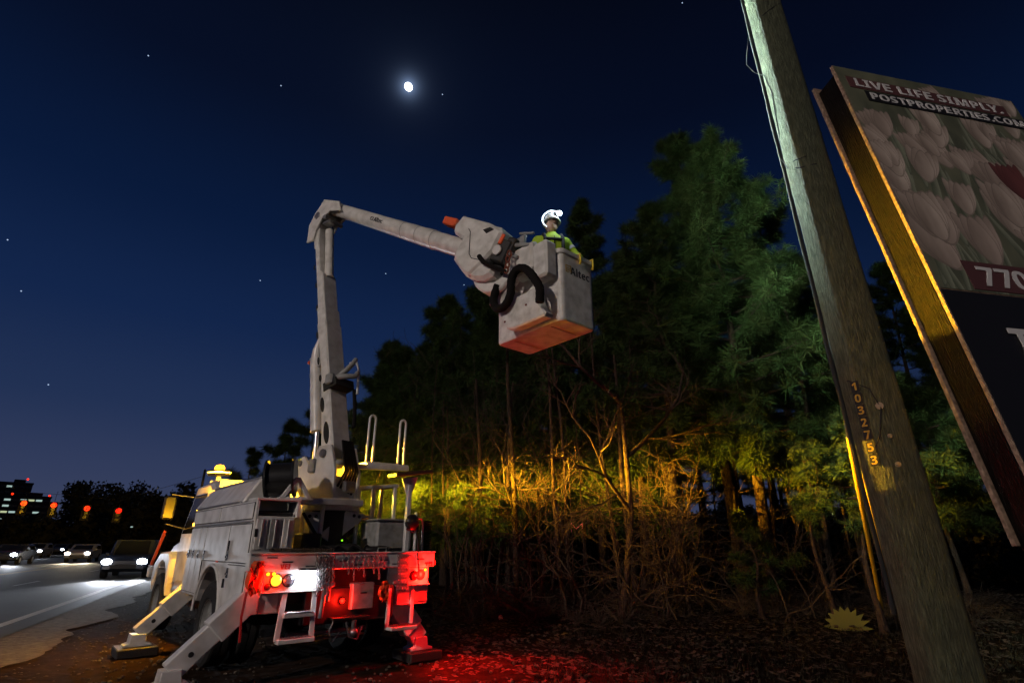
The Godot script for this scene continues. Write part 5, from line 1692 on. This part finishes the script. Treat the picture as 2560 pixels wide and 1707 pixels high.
# ------------------------------------------------------------------ the wood
func tuft(sd: int, n: int) -> ArrayMesh:
	var r := RandomNumberGenerator.new(); r.seed = sd
	var b := B.new()
	for i in n:
		var d := Vector3(r.randfn() * 0.75, r.randf_range(-0.25, 1.0), r.randfn() * 0.75).normalized()
		var p := Vector3(0, r.randf_range(-0.35, 0.1), 0)
		var l := r.randf_range(0.6, 1.0)
		var w := d.cross(Vector3(r.randfn(), r.randfn(), r.randfn())).normalized() * 0.03
		var tip := p + d * l + Vector3(0, -0.1 * l, 0)
		var nn := w.cross(d).normalized()
		b.tri(p + w, p - w, tip, nn, nn, nn)
	return b.mesh()

var tufts: Array = []

func pine(at: Vector3, h: float, cb: float, R: float, count: int, sd: int, label: String, size := 0.26, lean := 0.0, group := "pines of the roadside wood", called := "pine_tree") -> Node3D:
	var r := RandomNumberGenerator.new(); r.seed = sd
	var t := thing(called, label, "tree", at, 0.0, group)
	var b := B.new()
	var tr := 0.011 * h + 0.02
	var pts := []; var rad := []
	var bend := Vector3(r.randf_range(-0.25, 0.25) + lean, 0, r.randf_range(-0.2, 0.2))
	var ax := func(k: float) -> Vector3: return Vector3(bend.x * k * k + 0.06 * sin(k * 9.0 + sd), k * h, bend.z * k + 0.05 * cos(k * 7.0 + sd))
	for i in 11:
		var k := i / 10.0
		pts.append(ax.call(k) - (Vector3(0, 0.15, 0) if i == 0 else Vector3.ZERO)); rad.append(tr * (1.0 - 0.9 * k) + (0.04 if i == 0 else 0.0))
	b.tube(pts, rad, 9)
	part(b, "trunk", M.bark, t)
	b = B.new()
	var xfs := []; var cols := []
	var nb := maxi(10, count / 22)
	for i in nb:
		var k := cb + (1.0 - cb) * (i + r.randf()) / nb
		var e := (k - cb) / (1.0 - cb)
		var env := pow(1.0 - e, 0.62) * (0.55 + 0.45 * smoothstep(0.0, 0.25, e)) + 0.06
		var L := R * env * r.randf_range(0.45, 1.35)
		var az := i * 2.4 + r.randf_range(-0.5, 0.5)
		var up := lerpf(0.02, 0.75, e * e) + r.randf_range(-0.12, 0.12)
		var d := Vector3(cos(az), up, sin(az)).normalized()
		var p0: Vector3 = ax.call(k)
		var bp3 := []
		for j in 4:
			var q := j / 3.0
			bp3.append(p0 + d * L * q + Vector3(0, (0.16 * q * q - 0.1 * q) * L, 0))
		b.tube(bp3, [0.02 + 0.01 * L, 0.014 + 0.006 * L, 0.011, 0.006], 4, false)
		var per := maxi(6, int(float(count) / nb))
		for j in per:
			var q := r.randf_range(0.25, 1.0)
			var s0: Vector3 = bp3[mini(int(q * 3.0), 2)].lerp(bp3[mini(int(q * 3.0) + 1, 3)], fmod(q * 3.0, 1.0) if q < 1.0 else 1.0)
			var sd2 := (d * 0.7 + Vector3(r.randfn(), r.randfn() * 0.45 + 0.12, r.randfn()) * 0.62).normalized()
			var sl := L * r.randf_range(0.04, 0.26) * (1.25 - 0.6 * q)
			var e1 := s0 + sd2 * sl
			if j % 3 == 0: b.tube([s0, e1], [0.008, 0.005], 3, false)
			var y := (sd2 + Vector3.UP * 0.45).normalized()
			var x := y.cross(Vector3(r.randfn(), r.randfn(), r.randfn())).normalized()
			var sc := size * r.randf_range(0.75, 1.25)
			xfs.append(Transform3D(Basis(x, y, x.cross(y)).scaled(Vector3.ONE * sc), e1))
			var g := r.randf_range(0.65, 1.25)
			cols.append(Color(0.038 * g, 0.072 * g, 0.02 * g).lerp(Color(0.075, 0.065, 0.02), r.randf() * r.randf() * 0.5))
	part(b, "branches", M.bark, t)
	var c := scatter(tufts[sd % 3], xfs, cols, "crown", M.needles, t)
	c.set_meta("kind", "stuff")
	return t

func limb(b: B, fine: B, r: RandomNumberGenerator, p: Vector3, d: Vector3, l: float, rad: float, depth: int, wild: float, upw: float) -> void:
	var pts := [p]
	var rr := [rad]
	var q := p; var dd := d
	for i in 4:
		dd = (dd + Vector3(r.randfn(), r.randfn() * 0.7 + upw, r.randfn()) * wild).normalized()
		q += dd * l / 4.0
		pts.append(q); rr.append(lerpf(rad, rad * 0.5, (i + 1) / 4.0))
		if depth > 0 and (i > 0 or r.randf() < 0.5):
			var n := 1 if r.randf() < 0.6 else 2
			for k in n:
				var cd := (dd + Vector3(r.randfn(), r.randfn() * 0.6 + upw * 0.5, r.randfn()).normalized() * 0.95).normalized()
				limb(b, fine, r, q, cd, l * r.randf_range(0.4, 0.68), maxf(rad * 0.55, 0.0055), depth - 1, wild * 1.1, upw)
	(b if rad > 0.03 else fine).tube(pts, rr, 6 if rad > 0.03 else 4, false)

func bare_tree(at: Vector3, h: float, rad: float, stems: int, depth: int, wild: float, upw: float, sd: int, label: String, called: String, cat: String, group := "") -> Node3D:
	var r := RandomNumberGenerator.new(); r.seed = sd
	var t := thing(called, label, cat, at, 0.0, group)
	var b := B.new(); var fine := B.new()
	for i in stems:
		var d := Vector3(r.randfn() * 0.25, 1, r.randfn() * 0.25) if stems > 1 else Vector3(r.randfn() * 0.06, 1, r.randfn() * 0.06)
		limb(b, fine, r, Vector3(r.randfn() * 0.12 * (stems - 1), -0.12, r.randfn() * 0.1 * (stems - 1)), d.normalized(), h, rad, depth, wild, upw)
	if b.v.size() > 0: part(b, "trunk", M.bark, t)
	if fine.v.size() > 0:
		part(fine, "twigs", M.twig, t)
	return t

func col(u: float, f: float) -> Vector3:
	return Vector3((u - 1176.0) / 1322.0 * f, 0, -f)

func top_of(u: float, vv: float, f: float) -> float:
	return at_depth(u * 1.0884, vv * 1.0884, f).y

func forest() -> void:
	for k in 3: tufts.append(tuft(50 + k, 38))
	# [column, distance, top row, crown base, crown radius, tufts, label]
	var list := [
		[1757, 14.1, 345, 0.30, 2.5, 1500, "tall pine with full crown lit green by the worker's lamp"],
		[1690, 16.0, 325, 0.32, 2.4, 1200, "tallest pine of the wood, rising behind the lamp-lit pine"],
		[1870, 16.0, 440, 0.30, 1.9, 1000, "broad dark pine between the lamp-lit pine and the utility pole"],
		[2035, 14.6, 760, 0.36, 1.6, 600, "dark pine just behind the guy wires"],
		[1560, 15.0, 480, 0.36, 1.9, 900, "dark pine right of the bucket with a rounded crown"],
		[1390, 19.0, 470, 0.21, 1.84, 1140, "slender pine whose top shows just right of the worker"],
		[1480, 18.0, 590, 0.21, 2.30, 1330, "pine behind the bucket, lower than the slender pine"],
		[1290, 20.0, 600, 0.21, 2.42, 1330, "pine hidden mostly behind the raised bucket"],
		[1168, 21.0, 625, 0.18, 2.30, 1520, "pine whose top reaches the bucket's mount plate"],
		[1092, 22.5, 670, 0.17, 2.30, 1520, "full dark pine left of the bucket"],
		[1022, 23.0, 690, 0.17, 2.30, 1520, "dark pine above the truck's right hoop rail"],
		[960, 24.0, 800, 0.14, 2.18, 1140, "lower pine between the hoop rails"],
		[905, 25.0, 810, 0.14, 2.07, 1140, "pine rising between boom and hoop rails"],
		[855, 26.0, 795, 0.13, 2.30, 1330, "pine at the wood's end beside the boom"],
		[2190, 15.0, 900, 0.4, 1.6, 400, "dark pine between the utility pole and the sign"],
		[2360, 15.0, 900, 0.42, 1.6, 400, "dark pine behind the sign"],
	]
	var i := 0
	for p in list:
		var at := col(p[0], p[1])
		pine(at, top_of(1176 + (p[0] - 1176) * 0.78, p[2], p[1]), p[3] - 0.06, p[4] * 1.15, int(p[5] * 1.3), 100 + i, p[6], 0.4 + 0.008 * (p[1] - 13.0))
		i += 1
	# farther back, the wood closes
	for k in 16:
		var u := 870.0 + k * 92.0 + (k * 37) % 40
		var fd := 25.0 + (k * 7) % 8
		var edge := clampf((u - 870.0) / 700.0, 0.0, 1.0)
		pine(col(u, fd), top_of(u, 850.0 - 260.0 * edge + (k * 53) % 90, fd), 0.22, 2.7, 1400, 400 + k, "dark pine deep in the wood behind the front row", 0.46, 0.0, "pines deep in the wood")
	# young pines
	pine(col(1985, 10.6), top_of(1950, 965, 10.6), 0.42, 0.95, 330, 140, "young pine with amber-lit needles beside the yellow guy guards", 0.24)
	pine(col(1880, 11.6), top_of(1850, 1040, 11.6), 0.5, 0.8, 160, 145, "sparse young pine with drooping needles left of the guy guards", 0.24)
	pine(col(1730, 12.6), top_of(1720, 1190, 12.6), 0.25, 0.9, 160, 141, "low dark young pine among the trunks", 0.24)
	for k in 4:
		pine(col(975 + k * 50, 14.5 + 0.5 * (k % 2)), top_of(985, 1118 + 8 * (k % 2), 14.5), 0.55, 0.85, 200, 150 + k, "young pine with bushy amber-lit top behind the truck's right side", 0.22, 0.0, "young pines behind the truck")
	# farther trees left of the boom
	pine(col(690, 44.0), top_of(690, 945, 44.0), 0.35, 3.0, 420, 160, "dark round-topped tree left of the boom against the sky", 0.75, 0.0, "far trees past the truck")
	pine(col(622, 46.0), top_of(625, 968, 46.0), 0.35, 2.6, 360, 161, "lower dark tree beside the round-topped tree", 0.75, 0.0, "far trees past the truck")
	pine(col(735, 40.0), top_of(735, 990, 40.0), 0.3, 2.6, 300, 163, "dark tree half hidden by the boom", 0.7, 0.0, "far trees past the truck")
	pine(col(545, 55.0), top_of(545, 1035, 55.0), 0.3, 3.0, 340, 162, "far tree above the truck's amber beacon", 0.8, 0.0, "far trees past the truck")
	pine(col(590, 52.0), top_of(590, 1075, 52.0), 0.3, 3.0, 260, 164, "low far tree behind the truck's roof", 0.8, 0.0, "far trees past the truck")
	# the bare tree and its neighbours
	bare_tree(Vector3(2.25, 0, -12.4), 4.6, 0.085, 1, 4, 0.16, 0.14, 31, "bare leafless tree with amber-lit spreading branches below the bucket", "bare_tree", "tree")
	bare_tree(col(1250, 13.5), 2.4, 0.05, 2, 3, 0.2, 0.1, 32, "bare two-stemmed young tree left of the amber-lit bare tree", "bare_tree", "tree")
	bare_tree(col(1560, 13.2), 2.4, 0.045, 2, 3, 0.2, 0.1, 33, "bare tangled young tree beside the lamp-lit pine's trunk", "bare_tree", "tree")
	var rr := RandomNumberGenerator.new(); rr.seed = 90
	var us := [1765, 1830, 1905, 1165, 1215, 1300, 1340, 1395, 1455, 1500, 1520, 1600, 1640, 1680, 1480, 1270, 1420, 1120, 1060]
	for k in us.size():
		bare_tree(col(us[k], rr.randf_range(11.8, 14.8)), rr.randf_range(1.75, 2.2), rr.randf_range(0.02, 0.03), 2, 2, 0.36, 0.06, 200 + k, "bare tangled shrub with crooked twigs under the trees", "bare_shrub", "shrub", "bare shrubs along the wood's edge")
	for k in 5:
		bare_tree(col(1120 + k * 48, rr.randf_range(15.0, 19.0)), rr.randf_range(4.5, 6.0), 0.035, 1, 3, 0.16, 0.12, 300 + k, "thin bare tree with fine twigs inside the wood", "bare_tree", "tree", "thin bare trees in the wood")
	# slender trunks
	for k in 34:
		var u := 985.0 + k * 33.0 + rr.randf_range(-12, 12)
		var fd := rr.randf_range(13.5, 22.0)
		var at := col(u, fd)
		var hgt := rr.randf_range(6.0, 9.5)
		var t := thing("slender_trunk", "thin straight trunk standing among the pines", "tree", at, 0.0, "thin trunks of the wood")
		var b := B.new()
		var lean := Vector3(rr.randf_range(-0.5, 0.5), 0, rr.randf_range(-0.4, 0.4))
		var ra := rr.randf_range(0.035, 0.095)
		var pts := []; var rad := []
		for j in 7:
			var q := j / 6.0
			pts.append(Vector3(0, q * hgt - 0.12 * (1 - q), 0) + lean * q + Vector3(0.05 * sin(q * 7 + k), 0, 0.04 * cos(q * 6 + k))); rad.append(ra * (1.0 - 0.6 * q))
		b.tube(pts, rad, 8)
		part(b, "trunk", M.bark, t)
		b = B.new()
		for j in 7:
			var q2 := rr.randf_range(0.35, 0.95)
			var s: Vector3 = pts[int(q2 * 6)]
			var d := Vector3(rr.randfn(), 0.3, rr.randfn()).normalized()
			b.tube([s, s + d * 0.35, s + d * rr.randf_range(0.6, 1.1) + Vector3(0, 0.1, 0)], [0.014, 0.009, 0.004], 4, false)
		part(b, "twigs", M.twig, t)
	# brush, leaf litter and dry grass
	var b2 := B.new()
	for k in 16:
		var d := Vector3(rr.randfn(), rr.randf_range(0.1, 1.1), rr.randfn()).normalized()
		b2.tube([Vector3.ZERO, d * 0.4 + Vector3(0, 0.1, 0), d * 0.75 + Vector3(rr.randfn() * 0.1, -0.05, rr.randfn() * 0.1), d + Vector3(rr.randfn() * 0.15, -0.25, 0)], [0.009, 0.007, 0.005, 0.003], 3, false)
	var xfs := []; var cols := []
	for k in 260:
		var p := col(rr.randf_range(985, 2250), rr.randf_range(11.2, 18.0))
		if p.distance_to(Vector3(6.2, 0, -11.15)) < 1.6: p.z -= 2.5
		xfs.append(Transform3D(Basis(Vector3.UP, rr.randf() * TAU).scaled(Vector3.ONE * rr.randf_range(0.3, 0.9)), p))
		var g := rr.randf_range(0.6, 1.2); cols.append(Color(0.06 * g, 0.042 * g, 0.026 * g))
	tag(scatter(b2.mesh(), xfs, cols, "brushwood", M.litter, self), "tangle of dead brush along the foot of the wood", "brush", "", "stuff")
	xfs = []; cols = []
	for k in 1500:
		var p := col(rr.randf_range(960, 2700), rr.randf_range(24.0, 32.0))
		p.y = 2.6 * rr.randf() * rr.randf_range(0.5, 1.0)
		xfs.append(Transform3D(Basis(Vector3.UP, rr.randf() * TAU).scaled(Vector3.ONE * rr.randf_range(0.4, 0.9)), p))
		var g := rr.randf_range(0.6, 1.2); cols.append(Color(0.02 * g, 0.02 * g, 0.011 * g))
	tag(scatter(far_tuft(6, 60, 0.16), xfs, cols, "undergrowth", M.far_leaf, self), "dark undergrowth closing the back of the wood", "undergrowth", "", "stuff")
	var lf := B.new()
	for k in 4:
		var p := Vector3(rr.randfn() * 0.05, 0.004 * k, rr.randfn() * 0.05); var a := rr.randf() * TAU
		var x := Vector3(cos(a), rr.randf_range(-0.3, 0.3), sin(a)) * 0.035; var y := Vector3(-sin(a), rr.randf_range(-0.2, 0.4), cos(a)) * 0.022
		lf.quad(p - x, p + y, p + x, p - y, Vector3.UP)
	xfs = []; cols = []
	for k in 5200:
		var p := col(rr.randf_range(1000, 2700), 6.0 + 12.0 * pow(rr.randf(), 0.6))
		xfs.append(Transform3D(Basis(Vector3.UP, rr.randf() * TAU).scaled(Vector3.ONE * rr.randf_range(0.7, 1.6)), p + Vector3(0, 0.004 if p.z > -10.5 else 0.03, 0)))
		var g := rr.randf_range(0.5, 1.3); cols.append(Color(0.07 * g, 0.042 * g, 0.024 * g))
	tag(scatter(lf.mesh(), xfs, cols, "leaf_litter", M.litter, self), "brown fallen leaves scattered on the dirt by the wood", "leaves", "", "stuff")
	var st := B.new()
	st.ball(Vector3.ZERO, Vector3(0.03, 0.018, 0.024), 6)
	xfs = []; cols = []
	for k in 2600:
		var p := road(rr.randf_range(3, 26), -2.3 + 3.2 * rr.randf() * rr.randf())
		if k % 3 == 0: p = col(rr.randf_range(300, 1700), rr.randf_range(6.2, 11.0))
		xfs.append(Transform3D(Basis(Vector3.UP, rr.randf() * TAU).scaled(Vector3.ONE * rr.randf_range(0.2, 1.1)), p - Vector3(0, 0.03, 0)))
		var g := rr.randf_range(0.5, 1.3); cols.append(Color(0.09 * g, 0.07 * g, 0.05 * g))
	tag(scatter(st.mesh(), xfs, cols, "gravel", M.litter, self), "loose small stones on the dirt verge round the truck", "gravel", "", "stuff")
	var gr := B.new()
	for k in 14:
		var d := Vector3(rr.randfn() * 0.5, 1.0, rr.randfn() * 0.5).normalized(); var p := Vector3(rr.randfn() * 0.06, 0, rr.randfn() * 0.06)
		var w := d.cross(Vector3(rr.randfn(), 0, rr.randfn())).normalized() * 0.006
		gr.tri(p + w, p - w, p + d * rr.randf_range(0.05, 0.14), d, d, d)
	xfs = []; cols = []
	for k in 3000:
		var p := col(rr.randf_range(1250, 2900), 6.5 + 7.0 * rr.randf())
		xfs.append(Transform3D(Basis(Vector3.UP, rr.randf() * TAU).scaled(Vector3.ONE * rr.randf_range(0.4, 1.0)), p - Vector3(0, 0.03, 0)))
		var g := rr.randf_range(0.6, 1.2); cols.append(Color(0.06 * g, 0.05 * g, 0.023 * g))
	tag(scatter(gr.mesh(), xfs, cols, "dry_grass", M.litter, self), "short dry grass in the trodden dirt", "grass", "", "stuff")

func small_things() -> void:
	var at := Vector3(6.2, 0.03, -11.15)
	var t := thing("starburst_board", "yellow spiky starburst board lying at the foot of the wood by the guy guards", "board", at, -0.5)
	var pg := []
	for k in 19:
		var a := PI * k / 18.0
		var rr := (0.4 if k % 2 == 0 else 0.24) * (1.0 + 0.12 * sin(k * 3.0))
		pg.append(Vector2(cos(a) * rr * 1.05, maxf(sin(a) * rr * 1.05, 0.0) - 0.03))
	pg.append(Vector2(-0.2, -0.08)); pg.append(Vector2(0.2, -0.08))
	var b := B.new()
	b.extr(pg, Transform3D(Basis(Vector3.RIGHT, -0.35), Vector3.ZERO), 0.02, 0.003)
	part(b, "panel", M.star_yellow, t)
	for q in [[1252, 1549, 0.045, "crumpled white cup lying on the bare dirt"], [1194, 1504, 0.025, "small white scrap of paper near the wood's edge"]]:
		var p := on_ground(q[0], q[1])
		b = B.new()
		var f := FastNoiseLite.new(); f.seed = 3; f.frequency = 4.0
		b.lathe([Vector2(0, -0.7), Vector2(0.72, -0.7), Vector2(0.95, 0.1), Vector2(1.0, 0.7), Vector2(0.9, 0.66), Vector2(0.62, -0.6)], Transform3D(Basis(Vector3(1, 0.2, 0.4).normalized(), 1.2).scaled(Vector3.ONE * q[2]), Vector3(0, q[2] * 0.85, 0)), 12)
		var o := part(b, "litter_cup" if q[2] > 0.03 else "litter_scrap", M.white_thing, self)
		o.position = p
		tag(o, q[3], "litter")
	var rp := at_depth(1428, 1308, 14.0)
	var rt := thing("marker_ribbon", "pink plastic marker ribbon tied between thin trunks", "ribbon", Vector3(rp.x, 0, rp.z))
	b = B.new()
	var y := rp.y
	for e in [[0, 0.0, 0.0, -0.2], [0.0, 0.0, 0.12, -0.13], [0.12, -0.13, 0.27, 0.0], [0.27, 0.0, 0.27, -0.12]]:
		b.beam(Vector3(e[0], y + e[1], 0), Vector3(e[2], y + e[3], 0.01), 0.012, 0.03, 0.001, Vector3(0, 0, 1))
	part(b, "ribbon", M.pink, rt)
	b = B.new()
	for x in [0.0, 0.27]: b.tube([Vector3(x, -0.1, -0.03), Vector3(x + 0.02, 2.0, -0.03), Vector3(x - 0.05, 4.5, -0.05)], [0.022, 0.018, 0.008], 6)
	part(b, "stake", M.bark, rt)
